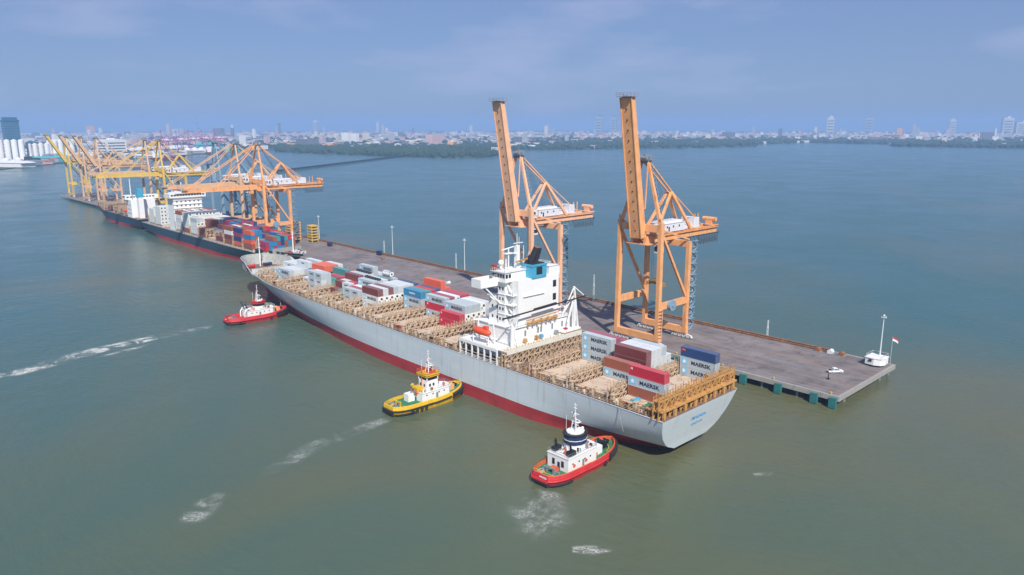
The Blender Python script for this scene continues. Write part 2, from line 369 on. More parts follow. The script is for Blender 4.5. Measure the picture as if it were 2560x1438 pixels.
def foam(path, widths, label, seed, strength=1.0, name='wake_foam'):
    me_v = []; uvs = []; fs = []
    n = len(path) * 6
    for i in range(n + 1):
        t = i / n * (len(path) - 1); k = min(int(t), len(path) - 2); u = t - k
        p = Vector(path[k]).lerp(Vector(path[k + 1]), u); wd = lerp(widths[k], widths[k + 1], u)
        d = (Vector(path[k + 1]) - Vector(path[k])).normalized(); nn = Vector((-d.y, d.x))
        for s in (-1, 1):
            q = p + nn * wd * s; me_v.append((q.x, q.y, 0.03)); uvs.append((i / n, 0.5 + 0.5 * s))
    for i in range(n): fs.append((2 * i, 2 * i + 1, 2 * i + 3, 2 * i + 2))
    me = bpy.data.meshes.new(name); me.from_pydata(me_v, [], fs)
    ul = me.uv_layers.new(name='UVMap')
    for lp in me.loops: ul.data[lp.index].uv = uvs[lp.vertex_index]
    me.materials.append(foam_material(seed, strength)); o = bpy.data.objects.new(name, me); sc.collection.objects.link(o)
    return tag(o, label, 'foam', kind='stuff')
foam([(121, 315.5), (108, 315), (96, 315), (86, 313), (76, 312), (66, 309), (57, 306), (46, 302), (30, 299), (14, 296)], [2.5, 4.5, 5.0, 5.5, 6.5, 6.5, 6.0, 5.5, 5.0, 5.0],
     'long white wash streaming away left of the far red tug', 3.1, 1.5)
foam([(92, 306), (80, 303), (68, 300)], [1.5, 2.6, 1.5], 'small foam streak below the long white wash', 9.4, .7)
foam([(117, 175.5), (108, 174.5), (100, 174), (90, 173.5), (80, 169), (70, 166)], [2.4, 3.6, 3.4, 4.2, 4.2, 2.5], 'broken foam trail astern of the yellow tug', 5.7, .34)
foam([(61, 165), (56, 161.5), (52, 158), (48, 155)], [2.0, 4.2, 4.6, 2.4], 'foam patch alone on the water lower left', 12.7, .4)
foam([(119, 112), (114, 110), (109, 106), (105, 101), (101, 95)], [3.5, 8.0, 9.5, 8.5, 5.0], 'churned foam behind the stern of the near red tug', 15.2, .36)
foam([(103, 91), (106, 88), (110, 85)], [1.5, 2.4, 1.4], 'foam fleck at the lower edge below the near red tug', 21.0, .7)
foam([(161, 82), (164, 80), (168, 79)], [.9, 1.4, .9], 'lone foam fleck on the open water right of the near tug', 28.0, .7)

#@@PIER
# ------------------------------------------------------------------ pier
PZ = 3.6; PX0, PX1, PY0, PY1 = 220.8, 266.6, 86.2, 1037
def pier_top():
    m = bpy.data.materials.new('worn_pier_surface'); m.use_nodes = True
    n = m.node_tree.nodes; l = m.node_tree.links; b = n['Principled BSDF']; b.inputs['Roughness'].default_value = 0.85
    t = n.new('ShaderNodeTexCoord')
    a = n.new('ShaderNodeTexNoise'); a.inputs['Scale'].default_value = 0.08; a.inputs['Detail'].default_value = 7; l.new(t.outputs['Object'], a.inputs['Vector'])
    mp = n.new('ShaderNodeMapping'); mp.inputs['Scale'].default_value = (1.2, 0.05, 1); l.new(t.outputs['Object'], mp.inputs['Vector'])
    s = n.new('ShaderNodeTexNoise'); s.inputs['Scale'].default_value = 0.8; s.inputs['Detail'].default_value = 5; l.new(mp.outputs['Vector'], s.inputs['Vector'])
    c = n.new('ShaderNodeValToRGB'); c.color_ramp.elements[0].position = 0.3; c.color_ramp.elements[0].color = (0.135, 0.115, 0.115, 1)
    c.color_ramp.elements[1].position = 0.7; c.color_ramp.elements[1].color = (0.25, 0.22, 0.215, 1); l.new(a.outputs['Fac'], c.inputs['Fac'])
    r = n.new('ShaderNodeValToRGB'); r.color_ramp.elements[0].position = 0.48; r.color_ramp.elements[1].position = 0.72
    r.color_ramp.elements[1].color = (0.6, 0.6, 0.6, 1); l.new(s.outputs['Fac'], r.inputs['Fac'])
    mx = n.new('ShaderNodeMixRGB'); mx.inputs['Color2'].default_value = (0.30, 0.26, 0.24, 1)
    l.new(r.outputs['Color'], mx.inputs['Fac']); l.new(c.outputs['Color'], mx.inputs['Color1'])
    st_ = n.new('ShaderNodeTexNoise'); st_.inputs['Scale'].default_value = 0.22; st_.inputs['Detail'].default_value = 9; st_.inputs['Roughness'].default_value = .75; l.new(t.outputs['Object'], st_.inputs['Vector'])
    sr = n.new('ShaderNodeValToRGB'); sr.color_ramp.elements[0].position = 0.50; sr.color_ramp.elements[1].position = 0.66; sr.color_ramp.elements[1].color = (.75, .75, .75, 1); l.new(st_.outputs['Fac'], sr.inputs['Fac'])
    m2 = n.new('ShaderNodeMixRGB'); m2.inputs['Color2'].default_value = (0.085, 0.072, 0.068, 1); l.new(sr.outputs['Color'], m2.inputs['Fac']); l.new(mx.outputs['Color'], m2.inputs['Color1'])
    rs = n.new('ShaderNodeMapping'); rs.inputs['Scale'].default_value = (.35, .03, 1); rs.inputs['Location'].default_value = (7, 3, 0); l.new(t.outputs['Object'], rs.inputs['Vector'])
    rn = n.new('ShaderNodeTexNoise'); rn.inputs['Scale'].default_value = 1.0; rn.inputs['Detail'].default_value = 6; l.new(rs.outputs[0], rn.inputs['Vector'])
    rr = n.new('ShaderNodeValToRGB'); rr.color_ramp.elements[0].position = 0.54; rr.color_ramp.elements[1].position = 0.72; rr.color_ramp.elements[1].color = (.6, .6, .6, 1); l.new(rn.outputs['Fac'], rr.inputs['Fac'])
    m4 = n.new('ShaderNodeMixRGB'); m4.inputs['Color2'].default_value = (0.27, 0.185, 0.13, 1); l.new(rr.outputs['Color'], m4.inputs['Fac']); l.new(m2.outputs['Color'], m4.inputs['Color1'])
    l.new(m4.outputs['Color'], b.inputs['Base Color'])
    return m
pier = empty('pier', (243.7, 560, 0), 'long concrete wharf pier on piles with flat grey-brown deck', 'pier')
MB().box(PX0, PX1, PY0, PY1, PZ - 0.9, PZ).build('deck', pier_top(), pier)
e = MB()
e.box(PX0 - 0.25, PX0 + 0.55, PY0 - 0.25, PY1, PZ - 1.3, PZ + 0.28); e.box(PX0 + 0.56, PX1 - 0.56, PY0 - 0.25, PY0 + 0.5, PZ - 1.3, PZ + 0.28)
e.box(PX1 - 0.55, PX1 + 0.25, PY0 - 0.25, PY1, PZ - 1.3, PZ + 0.28)
e.build('kerb', m_conc, pier)
p = MB()
for y in [PY0 + 1.5 + 6.1 * i for i in range(150)]:
    for x in (PX0 + 1.2, PX0 + 8, PX1 - 9, PX1 - 1.2):
        if y > 420 and x > PX0 + 5: continue
        p.tube((x, y, -2), (x, y, PZ - 0.9), 0.45, n=7)
tag(p.build('pile', m_pile, pier), kind='stuff')
rl = MB()
for x in (224.0, 242.3):
    rl.box(x - 0.16, x + 0.16, PY0 + 3, PY1, PZ + 0.004, PZ + 0.06)
rl.build('crane_rail', m_steel, pier)
fm = MB().box(PX0 - 1.5, PX0 - 0.26, -1.1, 1.1, 0.2, PZ - 0.2).build('fender', m_fend, None)
fys = [87.6, 93.5, 105.5, 118] + [131.5 + 13.2 * i for i in range(28)]
for i, y in enumerate(fys):
    o = fm if i == 0 else fm.copy()
    if i: sc.collection.objects.link(o)
    o.parent = pier; o.location = (-243.7, y - 560, 0)
bl = MB().tube((0, 0, 0), (0, 0, 0.5), 0.22, 0.22, 8).tube((0, 0, 0.5), (0, 0, 0.75), 0.36, 0.36, 8).build('bollard', m_yel, None)
for i in range(24):
    o = bl if i == 0 else bl.copy()
    if i: sc.collection.objects.link(o)
    o.parent = pier; o.location = (PX0 + 1.3 - 243.7, PY0 + 3 + 19 * i - 560, PZ)

# pipe rack along the far edge
pr = empty('pipe_rack', (265.2, 300, PZ), 'rusty brown pipe rack running along the far edge of the pier', 'pipe rack')
q = MB()
for z, x in ((0.55, 264.6), (0.55, 265.3), (1.15, 265.0)): q.tube((x, 108, PZ + z), (x, 560, PZ + z), 0.24, n=6)
q.build('pipe', m_pipe, pr)
q = MB()
for i in range(95): q.cb(265.0, 108 + i * 4.8, PZ, 1.6, 0.3, 0.34).cb(264.3, 108 + i * 4.8, PZ, 0.15, 0.15, 1.5)
tag(q.build('pipe_support', m_pipe, pr), kind='stuff')

#@@HULL
# ------------------------------------------------------------------ ships' hulls
def make_hull(root, xc, half, ys, yb, zd, zboot, mats, transom_tab, fore=1.4, rake=19, ypar_s=52, ypar_b=0.53, zlow=-1.5, depth=3.0, zt0=2.4, bul=0, dp=2.4, dq=0.72, bend=0):
    """hull lofted from stern (ys) to bow (yb); sg = direction of the bow along y"""
    sg = 1 if yb > ys else -1; L = abs(yb - ys)
    zl = [zlow, 0, zt0 * .5, zt0, zboot - 0.01 if zboot > zt0 else zt0 + .3, zboot + .01 if zboot > zt0 else zt0 + .6]
    k = 8; base = zl[-1]
    zl += [base + (zd - base) * (i / k) for i in range(1, k + 1)]
    NS = 72
    def topz(s):          # sheer: raised forecastle
        y = s * L
        return zd + fore * sstep(L - 48, L - 36, y) + bul * sstep(L - 26, L - 21, y)
    def halfw(y, z, L2):
        zz = clamp(z / zd)
        ht = interp(transom_tab, z)
        u = clamp(1 - y / ypar_s)
        b = lerp(half, ht, u ** 1.7)
        w_ = zz ** 1.4
        st = lerp(ypar_b - 0.11, ypar_b, w_) * L; p_ = lerp(1.8, dp, w_); q_ = lerp(1.05, dq, w_)
        t = clamp((y - st) / (L2 - st))
        return b * max(0.0, 1 - t ** p_) ** q_
    rows = []
    for s_i in range(NS + 1):
        s = s_i / NS; s = s if s < .5 else .5 + .5 * (1 - (1 - (s - .5) * 2) ** 1.5)
        row = []
        for z in zl:
            zz = z if z < zd - .001 else topz(s)
            frac = zz / zd
            y0 = 0 + depth * clamp((zd - z) / (zd - zt0)) + (0 if z >= zt0 else (zt0 - z) * 2.2)
            y1 = L - rake + rake * clamp(max(zz, 0) / (zd + fore + bul)) ** 1.2
            y = lerp(y0, y1, s)
            row.append((halfw(y, z, y1), ys + sg * y, zz))
        rows.append(row)
    nb = MB()
    nz = len(zl)
    mf = lambda j, kk: 1 if zl[kk % nz] < zboot - .02 else 0
    bx = lambda y: bend * clamp((abs(y - ys) - .36 * L) / (.64 * L)) ** 1.3
    left = [[(xc - h + bx(y), y, z) for h, y, z in r] for r in rows]; right = [[(xc + h + bx(y), y, z) for h, y, z in r] for r in rows]
    nb.loft(left, mfun=mf); nb.loft(right, mfun=mf)
    # transom
    i = len(nb.v)
    nb.v += left[0] + right[0]
    for k2 in range(nz - 1):
        nb.f.append((i + k2, i + k2 + 1, i + nz + k2 + 1, i + nz + k2)); nb.m.append(1 if zl[k2] < zt0 - .01 else 0)
    o = nb.build('hull', mats, root, smooth=False); recalc(o)
    for pl in o.data.polygons: pl.use_smooth = abs(pl.normal.y) < 0.96
    # deck
    d = MB(); dl = []
    for r in rows:
        h, y, z = r[-1]; hh = max(h - 0.25, 0.0)
        z = min(z, zd + fore * .5); hh *= 1 if z < zd + .1 else .97
        dl.append([(xc - hh + bx(y), y, z - 0.06), (xc + hh + bx(y), y, z - 0.06)])
    d.loft(dl)
    # gunwale rim
    g = MB()
    for sd_ in (-1, 1):
        pts = [(xc + bx(r[-1][1]) + sd_ * (r[-1][0] - 0.02), r[-1][1], r[-1][2] + 0.06) for r in rows]
        for a_, b_ in zip(pts, pts[1:]): g.beam(a_, b_, 0.22, 0.16)
    return o, rows, d, g

ship = empty('container_ship', (163.0, 240, 0), 'large pale grey container ship with red waterline and white superstructure, nearest vessel', 'container ship')
TT = [(-1.5, 0.5), (0, 1.5), (1.2, 3.0), (2.4, 6.5), (3.4, 9.4), (4.2, 11.0), (5.2, 12.5), (7.8, 15.2), (9.7, 16.3), (11.8, 17.2), (13.4, 17.7)]
ZD = 13.4
hull, rows1, dk, gn = make_hull(ship, 163.0, 17.7, 98.6, 377, ZD, 4.0, [m_hull, m_boot], TT, fore=1.0, bul=4.2, rake=17, ypar_b=.51, dp=3.0, dq=.36, bend=3.0)
def bend1(y): return 3.0 * clamp((y - 198.8) / 178.2) ** 1.3
dk.build('deck', m_deck, ship); gn.build('gunwale', m_hull, ship)
letters('name_lettering', 'MAERSK', 1.5, m_lettb, hull, (163.0, 99.35, 10.4), (1, 0, 0), (0, 0.28, 1), 0.03, 1.25)
letters('port_lettering', 'SINGAPORE', 1.05, m_lettb, hull, (163.0, 99.95, 8.3), (1, 0, 0), (0, 0.28, 1), 0.02)

#@@SHIP1
PITCH = 2.45; X0 = 147.8
BAYS = {'a1': 115.5, 'a2': 130.2, 'a3': 145.0, 'f1': 207.2, 'f2': 221.9, 'f3': 236.6, 'f4': 251.3, 'f5': 266.0, 'f6': 280.7, 'f7': 295.4, 'f8': 310.0, 'f9': 324.6, 'f0': 192.5, 'f10': 339}
ZH = 14.35
# hatch covers: three pontoons per bay with stiffening ribs
def xlim(y):
    t = clamp((y - 250) / 120.0); return 15.2 * (1 - t ** 2.2) ** 0.7
for kk, yf in BAYS.items():
    xh = min(xlim(yf), 15.6)
    y0, y1 = yf - 12.3, yf - 0.1
    n3 = 3 if xh > 12 else 2
    for i in range(n3):
        a_ = 163 - xh + 2 * xh * i / n3 + 0.12; b_ = 163 - xh + 2 * xh * (i + 1) / n3 - 0.12
        h = MB().box(a_, b_, y0, y1, ZD + 0.55, ZH)
        for j in range(1, 6): h.box(a_ + 0.1, b_ - 0.1, y0 + (y1 - y0) * j / 6 - 0.05, y0 + (y1 - y0) * j / 6 + 0.05, ZH, ZH + 0.07)
        for xx in (a_ + 0.25, b_ - 0.25):
            for yy in (y0 + 0.3, (y0 + y1) / 2, y1 - 0.3): h.cb(xx, yy, ZH, 0.3, 0.3, 0.16)
        h.build('hatch_cover', m_hatch, ship)
    MB().box(163 - xh + .3, 163 + xh - .3, y0 - 0.15, y1 + 0.15, ZD - 0.1, ZD + 0.54).build('hatch_coaming', m_deck, ship)
# lashing bridges
def lashing(y, half_, ztop, mat, zmid=None, thick=1.3, zb=ZD - 0.06, xc=163.0, root=None, name='lashing_bridge'):
    l_ = MB(); x0, x1 = xc - half_, xc + half_; n = max(4, int(round((x1 - x0) / PITCH)))
    zmid = zmid or (zb + ztop) / 2
    for yy in (y - thick / 2, y + thick / 2):
        for i in range(n + 1):
            x = lerp(x0, x1, i / n); l_.cb(x, yy, zb, 0.30, 0.26, ztop - zb)
            l_.cb(x + (0.55 if i < n else -.55), yy, zmid, 0.14, 0.14, ztop - zmid)
        l_.box(x0, x1, yy - .2, yy + .2, ztop - 0.18, ztop + 0.12); l_.box(x0, x1, yy - .16, yy + .16, zmid - 0.14, zmid + 0.14)
        l_.beam((x0, yy, ztop + 1.05), (x1, yy, ztop + 1.05), 0.09)
        l_.beam((x0, yy, ztop + 0.6), (x1, yy, ztop + 0.6), 0.06)
        for i in range(n + 1): l_.cb(lerp(x0, x1, i / n), yy, ztop + 0.1, 0.09, 0.09, 0.95)
        for i in range(2 * n + 1): l_.cb(lerp(x0, x1, i / (2 * n)), yy, ztop + .1, .13, .13, 1.0 + .5 * ((i * 7) % 3))
        for i in range(n):
            xa, xb = lerp(x0, x1, i / n), lerp(x0, x1, (i + 1) / n)
            l_.beam((xa, yy, zmid), (xb, yy, ztop), 0.2); l_.beam((xa, yy, zb), (xb, yy, zmid), 0.2)
    l_.box(x0, x1, y - thick / 2 + .2, y + thick / 2 - .2, ztop - 0.06, ztop + 0.02)
    return l_.build(name, mat, root or ship)
for yy in (116.6, 131.3, 146.1):
    lashing(yy, 16.6, 17.0, m_lash)
lashing(157.0, 17.6, 17.4, m_lash)
MB().box(146.0, 180.2, 156.05, 156.25, 17.45, 18.9).box(146.0, 180.2, 156.26, 160.15, 18.2, 18.35).build('aft_bulwark', m_cream, ship)
lb = lashing(100.7, 18.0, 18.4, m_lash2, zmid=16.1, thick=1.7)
for yy in (179.2, 193.9, 208.6, 223.3, 238.0, 252.7, 267.4, 282.1, 296.8, 311.4, 326.0, 340.2):
    lashing(yy, min(16.9, xlim(yy) + 1.1), 17.0 if yy < 300 else 16.6, m_lash)
# open mooring space under the aft lashing bridge: pillars, longitudinal and winches
q = MB()
for i in range(8):
    x = 146.5 + i * 4.7
    q.cb(x, 99.2, ZD, 0.9, 0.5, 2.2).cb(x, 103.6, ZD, 0.9, 0.5, 2.2)
q.box(145.2, 180.8, 98.8, 104.0, ZD + 2.2, ZD + 2.55)
q.build('mooring_deck_arches', m_lash2, ship)
# side passage: stanchions, pipes
st = MB()
st.cb(0, 0, 0, 1.0, 0.9, 2.5).cb(0, 0, 2.5, 1.3, 1.2, 0.18).box(0.5, 2.2, -0.35, 0.35, 2.2, 2.5)
st0 = st.build('container_pedestal', m_lash, None)
def deckx(y, side):
    best = min(rows1, key=lambda r: abs(r[-1][1] - y)); return best[-1][0] + side * bend1(y)
first = True
for y in [108 + 7.35 * i for i in range(32)]:
    if 160 < y < 178: continue
    for sd_ in (-1, 1):
        o = st0 if first else st0.copy()
        if not first: sc.collection.objects.link(o)
        first = False
        o.parent = ship; dx = deckx(y, sd_) - 1.0
        o.location = (sd_ * dx, y - 240, ZD - 0.05); o.rotation_euler = (0, 0, 0 if sd_ < 0 else math.pi)
q = MB()
for sd_ in (-1, 1):
    ys_ = [104 + 2.5 * i for i in range(100)]
    for a_, b_ in zip(ys_, ys_[1:]):
        if 158 < a_ < 178: continue
        xa, xb = 163 + sd_ * (deckx(a_, sd_) - 0.35), 163 + sd_ * (deckx(b_, sd_) - 0.35)
        za = ZD + 1.1 * sstep(343, 355, a_)
        for hh in (0.45, 0.85, 1.25): q.beam((xa, a_, za + hh), (xb, b_, za + hh), 0.10)
        q.cb(xa, a_, za, 0.1, 0.1, 1.3)
        if a_ < 345:
            xi, xj = 163 + sd_ * (deckx(a_, sd_) - 2.0), 163 + sd_ * (deckx(b_, sd_) - 2.0)
            for hh, rr in ((0.5, .14), (0.9, .10), (1.35, .16), (1.9, .12)): q.beam((xi, a_, ZD + hh), (xj, b_, ZD + hh), rr)
q.build('side_passage_railing', m_lash, ship)

# loose gear in the side passages and between the lashing bridges
for cm_, k_, sd0 in ((m_white, 70, 1), (m_boot, 40, 2), (m_black, 90, 3), (m_lash2, 90, 4), (m_cream, 80, 5)):
    rc_ = random.Random(sd0); q = MB()
    for i in range(k_):
        y = rc_.uniform(106, 345)
        if 159 < y < 179: continue
        sd_ = rc_.choice((-1, -1, -1, 1)); x = 163 + sd_ * (deckx(y, sd_) - rc_.uniform(.9, 2.6)); w_ = rc_.uniform(.25, .7)
        q.cb(x, y, ZD, w_, w_ * rc_.uniform(.6, 2), rc_.uniform(.5, 1.8))
    tag(q.build('passage_gear', cm_, ship), kind='stuff')

# forecastle
q = MB()
for a_, b_ in zip(rows1, rows1[1:]):
    if a_[-1][1] > 352:
        for sd_ in (-1, 1):
            cx_ = 163 + bend1(a_[-1][1])
            p_ = (cx_ + sd_ * max(a_[-1][0] - 0.15, 0), a_[-1][1] - .1, a_[-1][2] - .1); r_ = (cx_ + sd_ * max(b_[-1][0] - 0.15, 0), b_[-1][1] - .1, b_[-1][2] - .1)
            q.beam((p_[0] - sd_ * 0.5, p_[1] - .3, 13.9), p_, 0.16, 0.35)
            for dz_ in (.2, 1.0): q.beam((p_[0] - sd_ * .2 * dz_, p_[1] - .2 * dz_, p_[2] - dz_), (r_[0] - sd_ * .2 * dz_, r_[1] - .2 * dz_, r_[2] - dz_), .18)
q.build('bulwark_stay', m_steel, ship)
q = MB()
for sd_ in (-1, 1):
    rr_ = [r for r in rows1 if r[-1][1] > 355]
    def ins(r, z):
        f_ = (z - r[-2][2]) / (r[-1][2] - r[-2][2]); h_ = lerp(r[-2][0], r[-1][0], f_); y_ = lerp(r[-2][1], r[-1][1], f_)
        return (163 + bend1(y_) + sd_ * max(h_ - .2, 0), y_ - .2, z)
    q.loft([[ins(r, lerp(13.9, r[-1][2] - .05, k_ / 3)) for k_ in range(4)] for r in rr_])
q.build('bulwark_lining', M('weathered_bulwark_lining', (.36, .37, .34), .8, var=.2, scale=.5, rust=.45, rcol=(.26, .19, .13), streak=1), ship)
MB().tube((165.5, 366, 13.5), (165.5, 366, 29), 0.36, 0.2).tube((164.6, 366, 25.5), (166.4, 366, 25.5), 0.07).box(165, 166, 365.5, 366.5, 23.4, 23.6).build('foremast', m_white, ship)
for x in (159.5, 168.5):
    wn_ = MB().tube((x - 1.6, 364, 14.9), (x + 1.6, 364, 14.9), 0.8, n=12).box(x - 2.1, x - 1.6, 363.1, 364.9, 13.5, 15.6).box(x + 1.6, x + 2.1, 363.1, 364.9, 13.5, 15.6).box(x - 2, x + 2, 363, 365, 13.45, 13.8)
    wn_.build('windlass', m_red if x < 160 else m_navy, ship)
MB().beam((151.6, 345.5, 15.2), (174.4, 345.5, 15.2), 0.2, 3.2).beam((153.5, 346.4, 14.4), (172.5, 346.4, 14.4), 1.4, .2).build('breakwater', m_hull, ship)

# superstructure of the near ship -----------------------------------------------------------
sup = MB()
sup.box(151.6, 179.6, 160.2, 178.0, ZD - .05, 18.8)                          # low house
sup.box(152.4, 179.2, 160.6, 177.4, 18.81, 23.6).box(151.9, 179.6, 160.0, 177.9, 23.61, 23.8)
sup.box(153.6, 174.6, 165.01, 168.3, 23.81, 37.8)                            # accommodation tower
sup.box(155.4, 173.8, 160.9, 165.0, 23.81, 38.4)                             # engine casing
sup.box(154.4, 173.4, 168.31, 173.6, 23.81, 32.2)
for z in (27.2, 30.4, 33.6): sup.box(153.35, 153.59, 165.0, 168.3, z, z + 0.14); sup.box(153.6, 155.39, 161.6, 164.98, z, z + .14)
sup.box(157.4, 166.8, 160.4, 160.89, 33.0, 33.25)
so = sup.build('superstructure', m_white, ship)
MB().box(152.4, 172.4, 163.6, 169.6, 38.41, 41.0).box(151.8, 172.8, 163.2, 170.0, 41.01, 41.2).box(152.4, 155.39, 163.6, 169.6, 37.81, 38.4).build('bridge', m_white, ship)
def wing(s):
    X = lambda x: 163 + s * (163 - x)
    b = MB()
    def bx_(x0, x1, y0, y1, z0, z1):
        xa, xb = sorted((X(x0), X(x1))); b.box(xa, xb, y0, y1, z0, z1)
    bx_(145.2, 152.38, 167.0, 171.4, 36.5, 36.9)
    bx_(145.2, 152.38, 167.0, 167.25, 36.91, 39.2); bx_(145.2, 152.38, 171.15, 171.4, 36.91, 39.2); bx_(145.2, 145.45, 167.26, 171.14, 36.91, 39.2)
    for yy in (167.5, 170.9): b.beam((X(147.4), yy, 36.5), (X(153.6), min(yy, 168.2), 30.6), 0.42)
    b.beam((X(150.4), 167.5, 33.6), (X(150.4), 170.5, 33.6), 0.3)
    b.build('bridge_wing', m_white, ship)
wing(1); wing(-1)
def windows(parent, pts, sx, sy, sz, name='window', mat=None):
    first_ = None
    for (x, y, z) in pts:
        if first_ is None:
            first_ = MB().cb(0, 0, 0, sx, sy, sz).build(name, mat or m_glass, None, world=False); o = first_
        else: o = first_.copy(); sc.collection.objects.link(o)
        o.parent = parent; off = OFF.get(parent.name, (0, 0, 0)); o.location = (x - off[0], y - off[1], z - off[2])
windows(so, [(153.58, yy, z + 1.2) for z in (23.9, 27.3, 30.5, 33.8) for yy in (166.0, 167.4)], 0.1, 0.6, 0.9)
windows(so, [(154.38, yy, z + 1.2) for z in (23.9, 27.3) for yy in (169.6, 171.8)], 0.1, 0.6, 0.9)
windows(so, [(171.8, 160.88, z + 0.9) for z in (29.0, 33.4)], 1.5, 0.1, 2.2)
windows(ship, [(152.38, yy, 39.2) for yy in (164.4, 165.6, 166.8, 168.0, 169.1)], 0.1, .95, 1.2)
windows(ship, [(x, 163.58, 39.2) for x in (153.0, 154.3)], .9, 0.1, 1.2)
windows(so, [(x, 160.18, z) for x in (155.0, 160.0, 163.5, 168.0, 173.0) for z in (15.0,)], 0.9, 0.1, 1.8, 'door', m_steel)
windows(so, [(x, 160.58, 20.2) for x in (158.2, 164.0, 165.4, 170.6, 175.4)], 0.8, 0.1, 1.9, 'door', m_steel)
q = MB()
for i, (x, z) in enumerate([(158 + 1.1 * k, 24.6 + .35 * (k % 3)) for k in range(13)]): q.tube((x, 159.4 + .2 * (i % 3), z - .5), (x + 1.0, 159.5, z), .16)
q.tube((157.5, 159.3, 25.6), (172, 159.3, 26.1), .22).tube((159, 159.7, 24.5), (172, 159.7, 24.5), .3)
for i in range(7): q.cb(158.5 + 2.1 * i, 159.5, 23.8, .5, .8, 1.0)
q.build('rusty_pipework', m_lash2, ship)
q = MB()
for z in (24.3, 24.8): q.beam((152.0, 160.1, z), (179.5, 160.1, z), 0.07)
for i in range(24): q.cb(152.0 + 1.19 * i, 160.1, 23.8, .07, .07, 1.0)
for z in (21.6, 22.1, 22.6): q.beam((160.0, 159.9, z - 2.2), (178.5, 159.9, z - 2.2), .06)
q.build('gallery_railing', m_cream, ship)
for i, (x, z_, mt) in enumerate(((163.5, 18.85, m_lettb), (161.4, 18.85, m_lash2), (156.2, 18.85, m_lash2), (175.0, 18.85, m_boot), (170.5, 18.85, m_steel))):
    MB().box(x, x + 1.1, 158.6, 159.6, z_, z_ + 1.1).build('deck_locker', mt, ship)
# funnel
fu = MB().box(161.2, 167.6, 160.5, 165.4, 38.41, 42.5).box(161.0, 167.8, 160.3, 165.6, 42.2, 42.7).build('funnel', m_blue, ship)
b = MB().box(161.8, 167.0, 161.0, 165.0, 42.71, 43.0)
b.tube((163.4, 163.6, 42.9), (164.6, 162.0, 47.9), 1.15, 1.05, 12).tube((162.2, 164.2, 42.9), (162.8, 163.0, 45.4), .6, .55, 10).tube((165.6, 163.4, 42.9), (166.4, 162.4, 47.4), 0.7, 0.65, 10).tube((161.9, 162.4, 42.9), (161.9, 162.4, 44.6), .35)
b.build('exhaust_stack', m_soot, fu)
MB().tube((164.6, 162.0, 47.91), (164.63, 161.96, 48.2), 0.95, 0.9, 12).build('stack_rim', m_pipe, fu)
MB().box(163.0, 165.6, 160.46, 160.5, 39.4, 41.9).build('soot_smear', m_soot, fu)  # thin black panel for the soot smear on the aft face
MB().box(169.4, 173.4, 161.2, 164.6, 38.41, 41.2).box(169.2, 173.6, 161.0, 164.8, 41.21, 41.35).build('vent_house', m_white, ship)
MB().beam((158.0, 164.6, 43.6), (162.6, 163.6, 44.5), .5).build('funnel_davit', m_lash2, ship)
# radar mast
MB().box(159.4, 160.6, 165.6, 167.0, 41.2, 48.6).tube((160, 166.3, 48.6), (160, 166.3, 52.4), 0.12, 0.08).tube((160.9, 166.3, 48.6), (160.9, 166.3, 51.2), 0.07).box(155.6, 160.4, 165.7, 167.0, 46.0, 46.3).box(158.4, 162.4, 166.0, 166.4, 49.2, 49.4) \
    .beam((155.8, 165.8, 41.2), (155.8, 165.8, 46.0), .35).beam((155.8, 167.0, 41.2), (155.8, 167.0, 46.0), .35).box(154.6, 158.0, 165.4, 167.4, 46.31, 46.5).tube((153.6, 166.6, 47.6), (158.2, 166.0, 48.4), 0.2).beam((156.2, 166.2, 46.5), (156.2, 166.2, 48.0), .3) \
    .beam((162.6, 166.0, 41.2), (162.6, 166.0, 47.2), .22).beam((165.4, 166.4, 41.2), (165.4, 166.4, 46.0), .16).beam((164.0, 167.4, 41.2), (164.0, 167.4, 48.0), .14) \
    .build('radar_mast', m_white, ship)
MB().ball((153.9, 167.2, 43.6), 0.95, n=12).tube((153.9, 167.2, 41.2), (153.9, 167.2, 42.8), 0.3).build('satellite_dome', m_white, ship, smooth=True)
q = MB()
for (xa, ya, xb, yb_) in ((151.9, 163.3, 172.7, 163.3), (151.9, 169.9, 172.7, 169.9), (151.9, 163.3, 151.9, 169.9), (172.7, 163.3, 172.7, 169.9)):
    for hh in (0.5, 1.0): q.beam((xa, ya, 41.2 + hh), (xb, yb_, 41.2 + hh), 0.06)
    for i in range(8): q.cb(lerp(xa, xb, i / 7), lerp(ya, yb_, i / 7), 41.2, 0.06, 0.06, 1.0)
for s_ in (-1, 1):
    for z in (39.7, 40.1): q.beam((163 + s_ * 17.7, 167.1, z), (163 + s_ * 11, 167.1, z), .06); 
q.build('monkey_island_railing', m_white, ship)
MB().box(152.0, 153.4, 168.4, 169.8, 41.21, 42.8).build('flag_locker', m_boot, ship)
